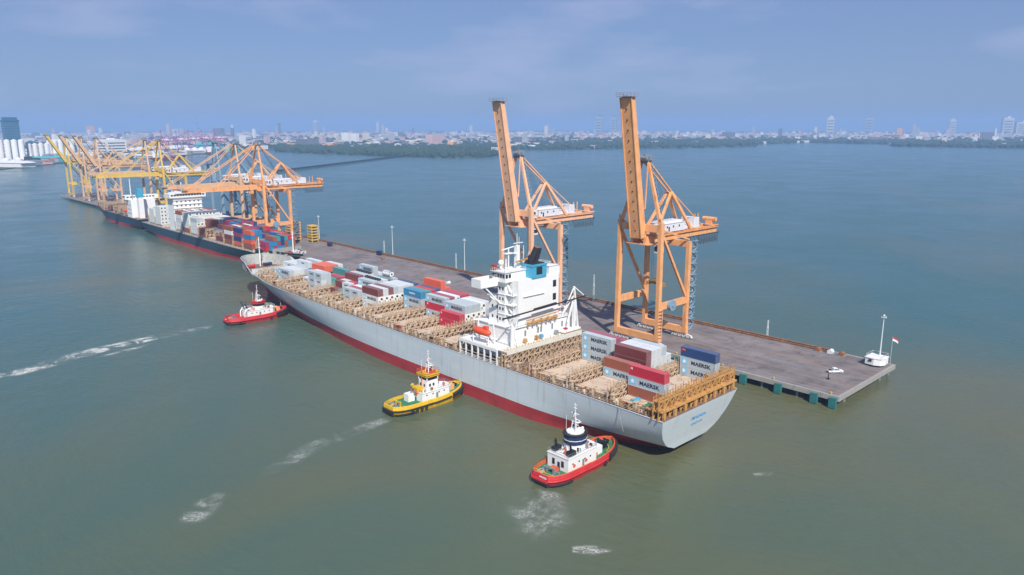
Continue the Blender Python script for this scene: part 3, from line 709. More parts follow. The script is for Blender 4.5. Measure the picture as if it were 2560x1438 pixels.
# provision crane: black jib lying across on white posts
cr_ = MB().tube((151.0, 158.9, ZD + 1), (151.0, 158.9, 25.0), 0.75, 0.65, 12).beam((150.2, 158.8, 19), (153.2, 158.8, 27.5), .25).beam((152.8, 158.8, 19), (149.6, 158.8, 27.5), .25).beam((149.6, 158.8, 27.6), (154, 158.8, 27.8), .3)
cr_.build('crane_post', m_white, ship)
MB().tube((146.6, 158.4, 28.3), (184.4, 158.4, 29.6), 0.28, 0.2, 8).tube((160.0, 158.4, 29.0), (170.0, 158.4, 29.4), 0.42).build('crane_jib', m_black, ship)
q = MB()
for xa, xb in ((176.0, 179.8), (179.8, 176.0)):
    q.beam((xa, 158.6, 21.9), (178.6, 158.6, 29.0), 0.5)
q.beam((174.0, 161, 22), (178.6, 158.6, 30.5), 0.4).beam((172.8, 160.5, 18.8), (172.8, 160.5, 25.0), 0.4).beam((181.2, 158.7, 18.8), (178.8, 158.6, 33.6), 0.55).beam((178.8, 158.6, 33.6), (183.6, 158.5, 30.0), 0.3).beam((178.8, 158.6, 33.4), (174.2, 160.8, 22.0), 0.35)
q.beam((179.0, 158.6, 18.8), (179.0, 158.6, 29.0), 0.9).box(173.2, 181.6, 157.7, 160.4, 18.81, 19.4)
q.build('crane_frame', m_white, ship)
# port side gallery with openings, lifeboats and davits
for s in (-1, 1):
    X = lambda x: 163 + s * (163 - x) * -1
    xo = 163 + s * 17.45
    q = MB(); a_, b_ = sorted((xo, xo - s * 0.5))
    for i in range(7): q.box(a_, b_, 160.2 + i * 2.95, 160.55 + i * 2.95, ZD, 17.6)
    for hh in (.5, 1.0, 1.9): q.beam((xo, 160.2, ZD + hh), (xo, 178.2, ZD + hh), .09)
    q.box(a_, b_, 160.2, 178.45, 17.61, 18.1); c_, d_ = sorted((xo, xo - s * 5.4)); q.box(c_, d_, 160.2, 178.45, 18.11, 18.45)
    for hh in (0.5, 1.0): q.beam((xo, 160.2, 18.45 + hh), (xo, 178.4, 18.45 + hh), 0.07)
    q.build('side_gallery', m_white, ship)
    xl = 163 + s * 16.2
    lbm = MB()
    prof = [(-4.1, .15, .3), (-3.6, .75, .8), (-2.4, 1.15, 1.15), (0, 1.3, 1.3), (2.2, 1.2, 1.2), (3.4, .85, .85), (4.0, .2, .35)]
    rws = []
    for (yy, hw, hh) in prof:
        rws.append([(xl + hw * math.cos(t), 168.6 + yy, 22.4 + hh * math.sin(t) * (1.05 if math.sin(t) > 0 else .95)) for t in [2 * math.pi * k / 12 for k in range(12)]])
    lbm.loft(rws, closed=True); lo = lbm.build('lifeboat', m_orange, ship, smooth=True)
    MB().box(xl - .6, xl + .6, 165.6, 167.4, 23.5, 24.4).build('wheelhouse', m_orange, lo)
    q = MB()
    for yy in (165.0, 172.2):
        q.beam((xl - s * 2.2, yy, 18.45), (xl - s * 1.7, yy, 25.2), 0.4).beam((xl - s * 1.7, yy, 25.2), (xl + s * .3, yy, 25.6), 0.35).beam((xl + s * .4, yy, 18.45), (xl + s * .4, yy, 21.0), 0.3)
        q.tube((xl, yy, 25.5), (xl, yy, 23.5), 0.05)
    q.beam((xl - s * 1.0, 165.0, 20.9), (xl - s * 1.0, 172.2, 20.9), .3)
    q.build('davit', m_white, ship)
q = MB()
for i in range(5):                                                              # zigzag ladders at the aft port corner
    z = 23.9 + i * 3.2
    if i < 4: q.beam((154.4, 161.8 if i % 2 else 164.7, z), (154.4, 164.7 if i % 2 else 161.8, z + 3.1), .6, .15)
    q.beam((153.8, 161.5, z), (153.8, 161.5, z + 2.9), .14).beam((151.5, 160.3, 13.4 + i), (152.8, 160.0, 16 + 2 * i), .16)
q.build('ladder', m_white, ship)
MB().box(151.5, 153.5, 179.2, 183.5, ZD, 17.2).box(172, 175.5, 178.3, 178.6, 18, 24).build('deck_store', m_white, ship)
# deck machinery aft
for (x, y, mt) in ((149.5, 106.5, m_green), (155, 104.5, m_black), (165, 106.0, m_green), (150.5, 111.0, m_blue), (174, 106, m_black)):
    MB().tube((x - 1, y, ZD + 0.9), (x + 1, y, ZD + 0.9), 0.75, n=10).box(x - 1.3, x - 1.0, y - .7, y + .7, ZD, ZD + 1.6).box(x + 1.0, x + 1.3, y - .7, y + .7, ZD, ZD + 1.6).build('mooring_winch', mt, ship)

#@@CONTAINERS
# ------------------------------------------------------------------ containers
CH, CWD = 2.8, 2.38
ORD = ['first', 'second', 'third', 'fourth', 'fifth', 'sixth', 'seventh', 'eighth', 'ninth', 'tenth', 'eleventh', 'twelfth', 'thirteenth', 'fourteenth']
def star_pts(cx, cz, r):
    return [(cx + (r if i % 2 == 0 else r * 0.45) * math.sin(math.pi * i / 7), cz + (r if i % 2 == 0 else r * 0.45) * math.cos(math.pi * i / 7)) for i in range(14)]
def container_proto(c, L):
    b = MB(); hw = CWD / 2; hl = L / 2; h = CH - 0.02
    b.box(-hw + .05, hw - .05, -hl + .06, hl - .06, 0.12, h - 0.04, 0)
    b.m[-5] = 1
    for x in (-hw + .08, hw - .08):
        for y in (-hl + .08, hl - .08): b.cb(x, y, 0, 0.16, 0.16, h, 2)
        b.box(x - .08, x + .08, -hl + .161, hl - .161, 0, 0.16, 2); b.box(x - .06, x + .06, -hl + .161, hl - .161, h - 0.12, h, 2)
    for y in (-hl + .08, hl - .08):
        b.box(-hw + .161, hw - .161, y - .08, y + .08, 0, 0.16, 2); b.box(-hw + .161, hw - .161, y - .07, y + .07, h - 0.12, h, 2)
    mats = [CM[c], m_lit_top[c], m_lit_top[c]]
    root = b.build('shipping_container', mats, None, world=False)
    if c == 'w':
        MB().box(-hw + .2, hw - .2, -hl - .03, -hl + .08, 0.2, h - .2).build('refrigeration_panel', m_white, root, world=False)
        MB().tube((0.35, -hl - .03, 1.75), (0.35, -hl - .09, 1.75), .48, n=12).box(-0.75, -.3, -hl - .06, -hl - .031, .5, 1.2).build('fan_grille', m_black, root, world=False)
    else:
        for s in (-1, 1):
            x0_, x1_ = sorted((s * .03, s * (hw - .17)))
            d = MB().box(x0_, x1_, -hl - .02, -hl + .05, 0.17, h - .13, 0)
            for xx in (x0_ + .22, x1_ - .22): d.box(xx - .03, xx + .03, -hl - .07, -hl - .021, 0.12, h - .1, 1)
            d.build('door', [CM[c], m_bar], root, world=False)
    if c in 'gw' and L > 8:
        me = text_mesh('MAERSK', 1.55, 0.035)
        lt = letters('lettering', 'MAERSK', 1.55, m_letter, root, (-hw - .005, -1.1, 1.35), (0, -1, 0), (0, 0, 1), 0.035, 1.12)
        yy = hl - 1.4
        eb = MB(); i = 0
        eb.box(-hw - .02, -hw + .02, yy - .95, yy + .95, .5, 2.4).build('emblem_field', m_emb, root, world=False)
        sp = star_pts(yy, 1.45, .82); s_ = MB(); s_.v = [(-hw - .05, a_, b_) for a_, b_ in sp]; s_.f = [tuple(range(14))]; s_.m = [0]
        s_.build('emblem_star', m_lettw, root, world=False)
    elif c == 'g' or c == 'W':
        letters('lettering', 'MAERSK', 0.75, m_letter, root, (-hw - .005, -0.2, 1.7), (0, -1, 0), (0, 0, 1), 0.02, 1.0)
    elif c == 'r' and L > 8:
        letters('lettering', 'H', 0.9, m_lettw, root, (-hw - .005, hl - 1.0, 2.0), (0, -1, 0), (0, 0, 1), 0.04, 1.0)
    elif c == 'n' and L > 8:
        MB().beam((-hw - .01, hl - 1.6, 2.0), (-hw - .01, hl - .5, 2.1), 0.06, .5).build('emblem', m_orange, root, world=False)
    elif c == 'u' and L > 8:
        letters('lettering', 'MAERSK', 0.9, m_lettw, root, (-hw - .005, 0, 1.5), (0, -1, 0), (0, 0, 1), 0.02, 1.2)
    return root
protos = {}
def container(c, L, loc, label, group):
    k = (c, L)
    if k not in protos: o = protos[k] = container_proto(c, L)
    else: o = copy_tree(protos[k])
    o.location = loc
    return tag(o, label, 'container', group)
TIER = ['bottom', 'second tier', 'third tier', 'fourth tier', 'fifth tier']
def bay_name(k):
    n = int(k[1:]);
    return (ORD[n - 1] + ' bay from the stern') if k[0] == 'a' else (ORD[n] + ' bay ahead of the superstructure')
LL = 11.5
BK = ['a1', 'a2', 'a3', 'f0', 'f1', 'f2', 'f3', 'f4', 'f5', 'f6', 'f7', 'f8', 'f9', 'f10']
LOAD = {}
def plan(bay, cols): LOAD[bay] = cols
def buried(bay, r, t):
    """no face of this box can be seen: boxes above, to port and aft of it"""
    c = LOAD[bay]; i = BK.index(bay); aft = LOAD.get(BK[i - 1], {}) if i else {}
    return t + 1 < len(c[r]) and len(c.get(r - 1, '')) > t + 1 and len(aft.get(r, '')) > t and len(aft.get(r - 1, '')) > t
def fill(bay, cols):
    yf = BAYS[bay]
    for r, spec in cols.items():
        x = X0 + PITCH * r + CWD / 2
        for t, c in enumerate(spec):
            if c == '.' or buried(bay, r, t): continue
            z = ZH + 0.12 + CH * t
            nm = CC[c.upper() if False else c][0] if c in CC else None
            if c in CC:
                container(c, LL, (x, yf - 0.2 - LL / 2, z), f"{nm} container, {TIER[t]}, {ORD[r]} row from port, {bay_name(bay)}", 'containers aboard the pale grey ship')
            else:                                       # digits: pairs of 20 ft boxes
                pr_ = {'1': 'gg', '2': 'gW', '3': 'Wr', '4': 'Bt', '5': 'BW', '6': 'Wg'}[c]
                for j, cc in enumerate(pr_):
                    yy = yf - 0.2 - (5.65 / 2 if j == 0 else LL - 5.65 / 2)
                    container(cc, 5.65, (x, yy, z), f"short {CC[cc][0]} container, {TIER[t]}, {ORD[r]} row from port, {'fore' if j == 0 else 'aft'} half of {bay_name(bay)}".replace(' ahead of the superstructure', ' ahead').replace(' from the stern', ' astern'), 'containers aboard the pale grey ship')
plan('a1', {2: 'bgr', 12: 'ggn'})
plan('a2', {5: 'gb', 7: 'bBB', 8: 'WWW', 9: 'gWW', 10: 'WWg', 11: 'gW', 12: 'g'})
plan('a3', {8: 'ggg', 9: 'ggp', 10: 'gW', 11: 'gp', 12: 'bp'})
plan('f1', {5: 'rr', 6: 'wwg', 7: 'wwg', 8: 'wwg', 9: 'gww', 10: 'ggW', 11: 'gW', 12: 'g'})
plan('f2', {7: 'grg', 8: 'gwp', 9: 'gww', 10: 'gwp', 11: 'ggr', 12: 'gp'})
plan('f3', {7: 'ggu', 8: 'wwt', 9: 'wwr', 10: 'wgn', 11: 'wWoo', 12: 'gno'})
plan('f4', {3: 'wwB', 4: 'wwW', 5: 'wwB', 6: 'wwg', 7: 'wwW', 8: 'gWW', 9: 'ggW', 10: 'gWn', 11: 'gu'})
plan('f5', {3: '11', 4: 'gp', 5: 'gw', 6: 'ggg', 7: 'ggg', 8: 'ggW', 10: 'ggg', 11: 'gW'})
plan('f6', {4: '4', 5: '55', 6: '33', 7: 'BBB', 8: 'ggg', 9: 'ggW', 10: 'gggg', 11: 'ggW'})
plan('f7', {3: '121', 4: '616', 5: '44', 6: 'gB', 7: 'gr', 8: 'gWt', 9: 'gg', 11: 'gr'})
plan('f8', {5: '3', 6: 'gg', 7: 'goo', 8: 'gBo', 9: 'goo', 10: 'gWW', 11: 'gu'})
plan('f9', {3: 'gg', 4: 'gW', 5: 'pW', 6: 'pg', 7: 'guW', 8: 'gW', 9: 'gpW'})
plan('f10', {5: 'g', 6: 'W', 7: 'gW', 8: 'pW', 9: 'uW'})
for k_ in BK: fill(k_, LOAD.get(k_, {}))
# odd cargo on top of the stacks
tk = empty('tank_container', (173.5, 259.6, 22.9), 'white cylindrical tank in a frame lying among the ship containers near the pier side', 'tank')
MB().tube((173.5, 257.0, 24.2), (173.5, 262.2, 24.2), 1.15, n=18).build('tank', m_white, tk, smooth=False)
MB().tube((173.5, 256.7, 24.2), (173.5, 256.99, 24.2), .45, n=12).build('valve_cap', CM['t'], tk)
q = MB()
for x in (172.4, 174.6):
    for y in (256.8, 262.4): q.cb(x, y, 22.9, .14, .14, 2.6)
for z in (22.95, 25.4):
    for x in (172.4, 174.6): q.beam((x, 256.8, z), (x, 262.4, z), .14)
    for y in (256.8, 262.4): q.beam((172.4, y, z), (174.6, y, z), .14)
q.build('frame', m_steel, tk)
for (x, y, z, lab) in ((166.1, 260.0, 22.95, 'row of black tarpaulin covered lumps on the grey container left of another such row'), (171.2, 274.9, 22.95, 'black tarpaulin covered lumps right under the lone raised pale grey container')):
    q = MB()
    for i in range(6): q.ball((x, y - 4.6 + 1.85 * i, z + .1), 1.0, (1.0, 1.05, .75), 8)
    tag(q.build('covered_cargo', m_black, None, smooth=True), lab, 'covered cargo')
#@@END1
#@@CRANES
# ------------------------------------------------------------------ quay cranes
def gantry_crane(Y, up, mat, label, group, X=224.0, detail=2, boomlen=50, dz=0.0, rz=0.0, Z=PZ, hmat=None, lean=-0.175):
    root = empty('gantry_crane', (X, Y, Z), label, 'gantry crane', group, rz)
    OFF[root.name] = (0, 0, 0)
    W = False
    def mk(b, name, m=mat, parent=root, smooth=False): return b.build(name, m, parent, smooth, world=False)
    G = 18.3; Yh = 9.7; HT = 47.2
    for x in (0, G):
        for s in (-1, 1):
            top = HT if x == 0 else 38.6
            b = MB().beam((x, s * Yh, 2.6), (x, s * (Yh - (0.4 if x == 0 else 0)), top), 1.75, 1.5, side=(1, 0, 0))
            if x == 0: b.beam((x, s * (Yh - .4), top), (x - 0.9, s * (Yh - .4), top + 1.8), 1.0, 0.9, .3, .3, side=(0, 1, 0))
            mk(b, 'leg')
        b = MB().box(x - .8, x + .8, -Yh - 1.0, Yh + 1.0, 2.2, 4.6); mk(b, 'sill_beam')
        if detail:
            for s in (-1, 1):
                b = MB()
                for i in range(-2, 3):
                    yy = s * (Yh - 1.2) + i * 1.9
                    b.beam((x, yy - .8, 0.55), (x, yy, 1.5), 0.8, .5).beam((x, yy, 1.5), (x, yy + .8, 0.55), 0.8, .5)
                b.beam((x, s * (Yh - 1.2) - 3.4, 1.5), (x, s * (Yh - 1.2), 2.1), .7, .5).beam((x, s * (Yh - 1.2) + 3.4, 1.5), (x, s * (Yh - 1.2), 2.1), .7, .5)
                bo = mk(b, 'bogie', m_wheel)
                b = MB()
                for i in range(-5, 6, 1):
                    yy = s * (Yh - 1.2) + i * .9
                    b.tube((x - .35, yy, .4), (x + .35, yy, .4), .36, n=8)
                mk(b, 'wheel', m_steel, bo)
    for s in (-1, 1):
        mk(MB().box(0.88, G - .88, s * Yh - .6, s * Yh + .6, 14.4, 16.9), 'portal_beam')
        mk(MB().beam((0.6, s * (Yh - .3), 43.0), (G - .6, s * Yh, 16.8), 0.95, 0.95), 'diagonal_brace')
        mk(MB().beam((0.6, s * (Yh - .3), 44.6), (G, s * (Yh - 0.2), 39.4), 0.6, 0.6), 'upper_brace')
    mk(MB().box(-.7, .7, -Yh + 1.3, Yh - 1.3, 43.6, 46.2), 'cross_girder')
    mk(MB().box(G - .7, G + .7, -Yh + .9, Yh - .9, 36.4, 38.8), 'cross_girder')
    g = MB()
    for s in (-1, 1): g.box(-1.2, 48.0, s * 2.9 - .45, s * 2.9 + .45, 38.9, 41.6)
    for x in (3, 12, 24, 36, 47.2): g.box(x, x + .7, -2.44, 2.44, 39.6, 41.2)
    g.box(-2, 4.5, -5.0, 5.0, 38.6, 38.88)
    mk(g, 'main_girder')
    if detail:
        q = MB()
        for s in (-4.1, 4.1):
            q.box(2, 47.9, min(s, s * .85), max(s, s * .85), 41.0, 41.1)
            for hh in (.55, 1.1): q.beam((2, s, 41.1 + hh), (47.9, s, 41.1 + hh), .08)
            for i in range(16): q.cb(2 + i * 3, s, 41.1, .08, .08, 1.1)
        mk(q, 'walkway')
    # boom
    if up: d = Vector((lean, 0, 0.985)).normalized()
    else: d = Vector((-1, 0, 0.0 + dz))
    hp = Vector((-1.2, 0, 41.2)); boomlen += 1.5 if up else 0; tip = hp + d * boomlen
    b = MB().beam(hp, tip, 5.2, 2.9, 4.6, 2.3, side=(0, 1, 0))
    bm_ = mk(b, 'boom')
    if detail > 1 or up:
        nrm = Vector((0, 1, 0)).cross(d)
        if nrm.x > 0 or (not up and nrm.z > 0): nrm = -nrm
        q = MB()
        for i in range(13):
            p0 = hp + d * (3 + i * 3.7) + nrm * 1.5; q.tube(p0 - nrm * .25, p0 + nrm * .02, .28, n=6)
        mk(q, 'drain_hole', m_black, bm_)
        q = MB()
        for s in (-2.5, 2.5):
            a0 = hp + Vector((0, s, 0)); q.beam(a0 + nrm * 1.55, a0 + d * boomlen + nrm * 1.25, .35, .35)
        mk(q, 'trolley_rail', mat, bm_)
        q = MB(); tpp = tip
        q.box(tip.x - 2.6, tip.x + 1.6, -3.2, 3.2, tip.z, tip.z + .15)
        for xx in (tip.x - 2.6, tip.x - .5, tip.x + 1.6):
            for yy in (-3.2, 0, 3.2): q.cb(xx, yy, tip.z + .15, .12, .12, 1.3)
        for hh in (.8, 1.4): q.beam((tip.x - 2.6, -3.2, tip.z + hh), (tip.x + 1.6, -3.2, tip.z + hh), .1).beam((tip.x - 2.6, 3.2, tip.z + hh), (tip.x + 1.6, 3.2, tip.z + hh), .1).beam((tip.x - 2.6, -3.2, tip.z + hh), (tip.x - 2.6, 3.2, tip.z + hh), .1)
        q.beam((tip.x - 4.0, -1, tip.z + .3), (tip.x - 1, -1, tip.z + .3), .4)
        mk(q, 'boom_tip_platform', m_steel, bm_)
    # A frame
    ap = Vector((1.4, 0, 70.0))
    for s in (-1, 1):
        b = MB().beam((0, s * (Yh - .8), 46.8), ap + Vector((0, s * 1.3, -.6)), 1.2, 1.1, .9, .9, side=(1, 0, 0)); mk(b, 'frame_leg')
    b = MB().box(.3, 2.6, -1.9, 1.9, 68.4, 69.6).box(-.6, 3.4, -2.6, 2.6, 69.61, 69.8).tube((.4, -1.6, 70.5), (.4, 1.6, 70.5), .75, n=10).tube((2.2, -1.6, 70.9), (2.2, 1.6, 70.9), .7, n=10).beam((1.3, 0, 70.9), (1.3, 0, 73.6), .25)
    for yy in (-2.5, 2.5):
        for hh in (.5, 1.1): b.beam((-.6, yy, 69.8 + hh), (3.4, yy, 69.8 + hh), .1)
    mk(b, 'sheave_head', m_steel if detail else mat)
    if detail:
        q = MB()
        for i in range(15):
            t_ = i / 14; p_ = Vector((1.0, -Yh + .8, 46.8)).lerp(ap + Vector((1.0, -1.3, -.6)), t_); q.box(p_.x - .1, p_.x + .9, p_.y - .5, p_.y + .5, p_.z, p_.z + .1)
            if i % 2 == 0: q.tube((p_.x + .9, p_.y, p_.z), (p_.x + 1.0, p_.y + .2, p_.z + 2.6), .08, n=4)
        mk(q, 'frame_ladder', m_stair)
        q = MB()
        for yy in (-1.0, -.3, .3, 1.0): q.tube((2.2, yy, 70.9), (17.0, yy * 2, 46.2), .06, n=4)
        mk(q, 'boom_rope', m_cable)
    kn = Vector((17.6, 0, 57.0))
    for s in (-1, 1):
        mk(MB().beam(ap + Vector((.8, s * 1.3, -1)), kn + Vector((0, s * .9, .3)), .55, .5), 'backstay')
        mk(MB().beam(kn + Vector((0, s * .9, 0)), (5.6, s * 3.0, 41.6), .9, .85), 'strut')
        mk(MB().beam(kn + Vector((0, s * .9, 0)), (29.5, s * 3.0, 41.6), 1.1, 1.0), 'strut')
        mk(MB().beam(kn + Vector((.2, s * .9, .2)), (38.5, s * 3.0, 41.6), .35, .35), 'backstay')
        mk(MB().beam((0.2, s * (Yh - 1), 47.0), (4.6, s * 3.1, 41.6), .7, .6), 'strut')
        if up:
            a1 = ap + Vector((-1.0, s * 2.0, -.3)); mk(MB().beam(a1, (-1.5, s * 2.8, 52.0), .4, .4), 'forestay')
        else:
            mk(MB().beam(ap + Vector((-.6, s * 1.6, 0)), hp + d * 26 + Vector((0, s * 2.4, 1.2)), .5, .45), 'forestay')
            mk(MB().beam(ap + Vector((-.6, s * 1.6, .3)), hp + d * 46 + Vector((0, s * 2.3, 1.0)), .5, .45), 'forestay')
    # machinery house and small electric room
    hs = MB().box(10.5, 24.0, -3.6, 3.6, 42.0, 45.2).prism([(10.3, -3.8), (24.2, -3.8), (24.2, 3.8), (10.3, 3.8)], 45.21, 45.4).box(10.8, 23.7, -2.4, 2.4, 45.41, 46.0).box(31.2, 35.0, -3.0, 3.0, 42.0, 46.0).box(24.3, 31.1, -2.4, 2.4, 42.0, 43.6).box(3.6, 8.6, -4.6, -1.6, 42.0, 45.6)
    ho = mk(hs, 'machinery_house', hmat or m_house)
    if detail:
        q = MB()
        for x in (11.8, 15.8, 19.8): q.box(x, x + .7, -3.66, -3.605, 43.6, 44.4)
        q.box(13, 13.8, -3.66, -3.605, 42.05, 44.0)
        for x in (4.4, 6.4): q.box(x, x + 1.0, -4.65, -4.605, 43.4, 44.8)
        mk(q, 'window', m_glass, ho)
    # rear end
    b = MB().box(46.4, 49.2, -3.6, 3.6, 41.61, 41.8).box(46.9, 48.7, -1.5, 1.5, 41.81, 44.4).tube((47.7, -3.0, 44.0), (47.7, 3.0, 44.0), .9, n=10)
    for x in (41, 43.5): b.beam((x, 3, 41.6), (x, 3, 46.4), .35)
    mk(b, 'rear_platform', mat)
    # cable festoon under the rear girder
    q = MB()
    for j, s in enumerate((-4.3,)):
        n = 12
        for i in range(n):
            x = 33.0 + i * 1.2
            q.line([(x, s, 38.7), (x + .2, s, 36.4 - (i % 3) * .25), (x + .62, s, 35.5 - (i % 2) * .5), (x + 1.05, s, 36.4), (x + 1.25, s, 38.7)], .13, 4)
        for i in range(6):
            x = 20 + i * 2.4
            q.line([(x, s, 38.7), (x + 1.2, s, 36.8), (x + 2.4, s, 38.7)], .11, 4)
    q.box(20, 48.4, -4.5, -4.1, 38.7, 38.95)
    mk(q, 'cable_festoon', m_cable)
    # operator's cab and trolley
    b = MB().box(9.6, 13.6, -3.6, 3.6, 38.0, 38.55); mk(b, 'trolley', m_steel)
    cb_ = mk(MB().box(6.2, 9.0, -4.6, -2.2, 34.6, 37.9).box(6.0, 9.2, -4.8, -2.0, 37.91, 38.05), 'operator_cab', m_house)
    mk(MB().box(6.15, 6.19, -4.4, -2.4, 35.2, 37.2).box(6.5, 8.7, -4.64, -4.61, 35.4, 37.0), 'window', m_glass, cb_)
    if detail > 1 and up:
        # spreader hanging on four ropes
        q = MB()
        for sx_ in (-1, 1):
            for sy_ in (-2.2, 2.2): q.tube((11.6 + sx_ * .6, sy_, 38.0), (11.6 + sx_ * .6, sy_, 23.4), .06, n=4)
        mk(q, 'hoist_rope', m_cable)
        q = MB().box(10.4, 12.8, -2.1, 2.1, 22.4, 23.4).box(10.9, 12.3, -3.4, 3.4, 21.3, 22.3).box(10.3, 12.9, -3.7, -3.2, 20.8, 22.2).box(10.3, 12.9, 3.2, 3.7, 20.8, 22.2)
        mk(q, 'spreader', M('worn_spreader_paint', (.30, .22, .08), .7, var=.3, scale=.8, rust=.5))
    if detail:
        # stair tower up the rear leg
        q = MB(); x, y = G + 1.1, -Yh - 1.1
        n = 16
        for i in range(n):
            z0, z1 = 3.5 + i * 2.2, 3.5 + (i + 1) * 2.2
            a_, b_ = (x, x + 2.6) if i % 2 == 0 else (x + 2.6, x)
            q.beam((a_, y, z0), (b_, y, z1), 1.0, .14, side=(0, 1, 0)); q.box(x - .5, x + 3.1, y - .55, y + .55, z1 - .06, z1 + .02)
            q.beam((a_, y - .5, z0 + 1), (b_, y - .5, z1 + 1), .08)
        for xx in (x - .45, x + 3.05): q.cb(xx, y + .6, 3.0, .12, .12, 36)
        mk(q, 'stair', m_stair)
        q = MB().tube((6.5, -Yh - .8, 15.5), (6.5, -Yh - 2.0, 15.5), 2.1, n=20).tube((6.5, -Yh - 2.01, 15.5), (6.5, -Yh - 2.3, 15.5), .6, n=10)
        mk(q, 'cable_reel', m_stair)
        q = MB().beam((1.2, -Yh - .95, 2), (1.2, -Yh - .95, 14.4), .25)
        for i in range(9): q.box(-1.0, 1.0, -Yh - 1.4, -Yh - 1.0, 4.0 + i * 1.3, 4.08 + i * 1.3)
        mk(q, 'access_ladder', m_cranet)
    return root
GC = 'quay cranes on the pier'
gantry_crane(166.0, True, m_crane, 'nearest orange gantry crane with raised boom, right of the white superstructure', GC)
gantry_crane(233.3, True, m_crane2, 'orange gantry crane with raised boom standing behind the white superstructure', GC)
gantry_crane(490.7, False, m_crane, 'bright orange gantry crane with lowered boom above the dark ship, nearest of those', GC, boomlen=49)
gantry_crane(527.0, False, m_cranet, 'tan gantry crane with lowered boom just behind the bright orange one', GC, boomlen=49)
gantry_crane(562.0, True, m_stair, 'dull grey gantry crane with folded boom behind the tan lowered crane', GC, detail=1, boomlen=12)
gantry_crane(684.0, False, m_craney, 'yellow-orange gantry crane with long lowered boom over the second ship', GC, boomlen=52)
gantry_crane(720.0, False, m_cranet, 'tan gantry crane with lowered boom right behind the yellow-orange one', GC, boomlen=46, detail=1)
gantry_crane(873.0, True, m_cranet, 'pinkish tan gantry crane with raised boom, right one of three at the far pier end', GC, detail=1, boomlen=34, lean=-.55, hmat=m_cranet)
gantry_crane(931.0, True, m_cranet, 'brown tan gantry crane with raised boom, middle one of three at the far pier end', GC, detail=1, boomlen=34, lean=-.55, hmat=m_cranet)
gantry_crane(994.0, True, m_craney, 'yellow gantry crane with raised boom at the far left end of the pier', GC, detail=1, boomlen=34, lean=-.55, hmat=m_cranet)

#@@PIERTHINGS
def light_mast(x, y, h, label, hd=True):
    r = empty('light_mast', (x, y, PZ), label, 'light mast', 'light masts on the pier')
    MB().tube((x, y, PZ), (x, y, PZ + h), 0.28, 0.16, 8).cb(x, y, PZ, .9, .9, .5).build('pole', m_pole, r)
    if hd:
        MB().tube((x, y, PZ + h), (x, y, PZ + h + .15), .8, .8, 12).build('lamp_ring', m_steel, r)
        q = MB()
        for i in range(8):
            t = i * math.pi / 4; q.cb(x + .7 * math.cos(t), y + .7 * math.sin(t), PZ + h - .35, .38, .38, .4)
        q.ball((x, y, PZ + h + .4), .38, n=8)
        q.build('floodlight', m_lamp, r)
light_mast(264.2, 90.6, 17.2, 'tall light mast rising from the white hut at the pier end')
light_mast(266.2, 169, 19.0, 'light mast behind the right leg of the nearest orange crane')
light_mast(266.2, 320, 18.6, 'light mast on the far pier edge left of the ship cranes, nearest of three')
light_mast(266.2, 392, 19.0, 'light mast on the far pier edge, middle of the three left ones')
light_mast(266.2, 486, 17.5, 'light mast on the far pier edge near the yellow stacked frames')
def beacon(x, y, h, label):
    r = empty('lattice_pole', (x, y, PZ), label, 'pole', 'short lattice poles on the far pier edge')
    q = MB()
    for dx in (-.3, .3):
        for dy in (-.3, .3): q.beam((x + dx, y + dy, PZ), (x + dx * .4, y + dy * .4, PZ + h), .09)
    for i in range(int(h / 1.2)): q.beam((x - .28, y - .28, PZ + i * 1.2), (x + .26, y - .26, PZ + i * 1.2 + 1.1), .07).cb(x, y, PZ + i * 1.2, .55, .55, .07)
    q.build('lattice', m_pole, r); MB().ball((x, y, PZ + h * .6), .35, n=8).build('lantern', m_lamp, r)
beacon(266.4, 134, 7.2, 'short white lattice pole on the far pier edge right of the cranes')
beacon(264.5, 222, 13.0, 'white lattice pole on the far pier edge between the two raised cranes')
beacon(266.4, 328, 10.0, 'thin lattice pole beside the light mast behind the bow containers')
beacon(266.4, 402, 9.0, 'thin lattice pole beside the middle left light mast')

hut = empty('pier_hut', (262, 90.8, PZ), 'small white hut with rounded end at the right end of the pier', 'hut')
b = MB().prism([(259.3, 93.6), (258.9, 90.6), (259.7, 88.6), (261.4, 87.7), (264.9, 87.9), (265.2, 93.6)], PZ + .7, PZ + 3.0)
b.prism([(259.1, 93.8), (258.7, 90.6), (259.5, 88.4), (261.3, 87.5), (265.1, 87.7), (265.4, 93.8)], PZ + 3.01, PZ + 3.2); b.build('wall', m_white, hut)
q = MB()
for x in (259.4, 265.2):
    for y in (88.2, 93.4): q.beam((x, y, PZ + 3.2), (x, y, PZ + 4.2), .07)
for a_, b_ in (((259.4, 88.2), (265.2, 88.2)), ((265.2, 88.2), (265.2, 93.4)), ((265.2, 93.4), (259.4, 93.4)), ((259.4, 93.4), (259.4, 88.2))):
    q.beam(a_ + (PZ + 4.2,), b_ + (PZ + 4.2,), .07)
q.build('roof_railing', m_pole, hut)
MB().box(260.3, 264.4, 88.8, 93, PZ, PZ + .69).build('plinth', m_navy, hut)
windows(hut, [(261.2, 93.68, PZ + 1.7), (263.2, 93.68, PZ + 1.7)], .8, .08, .8); windows(hut, [(258.92, 91.8, PZ + 1.8)], .1, 1.0, .8)

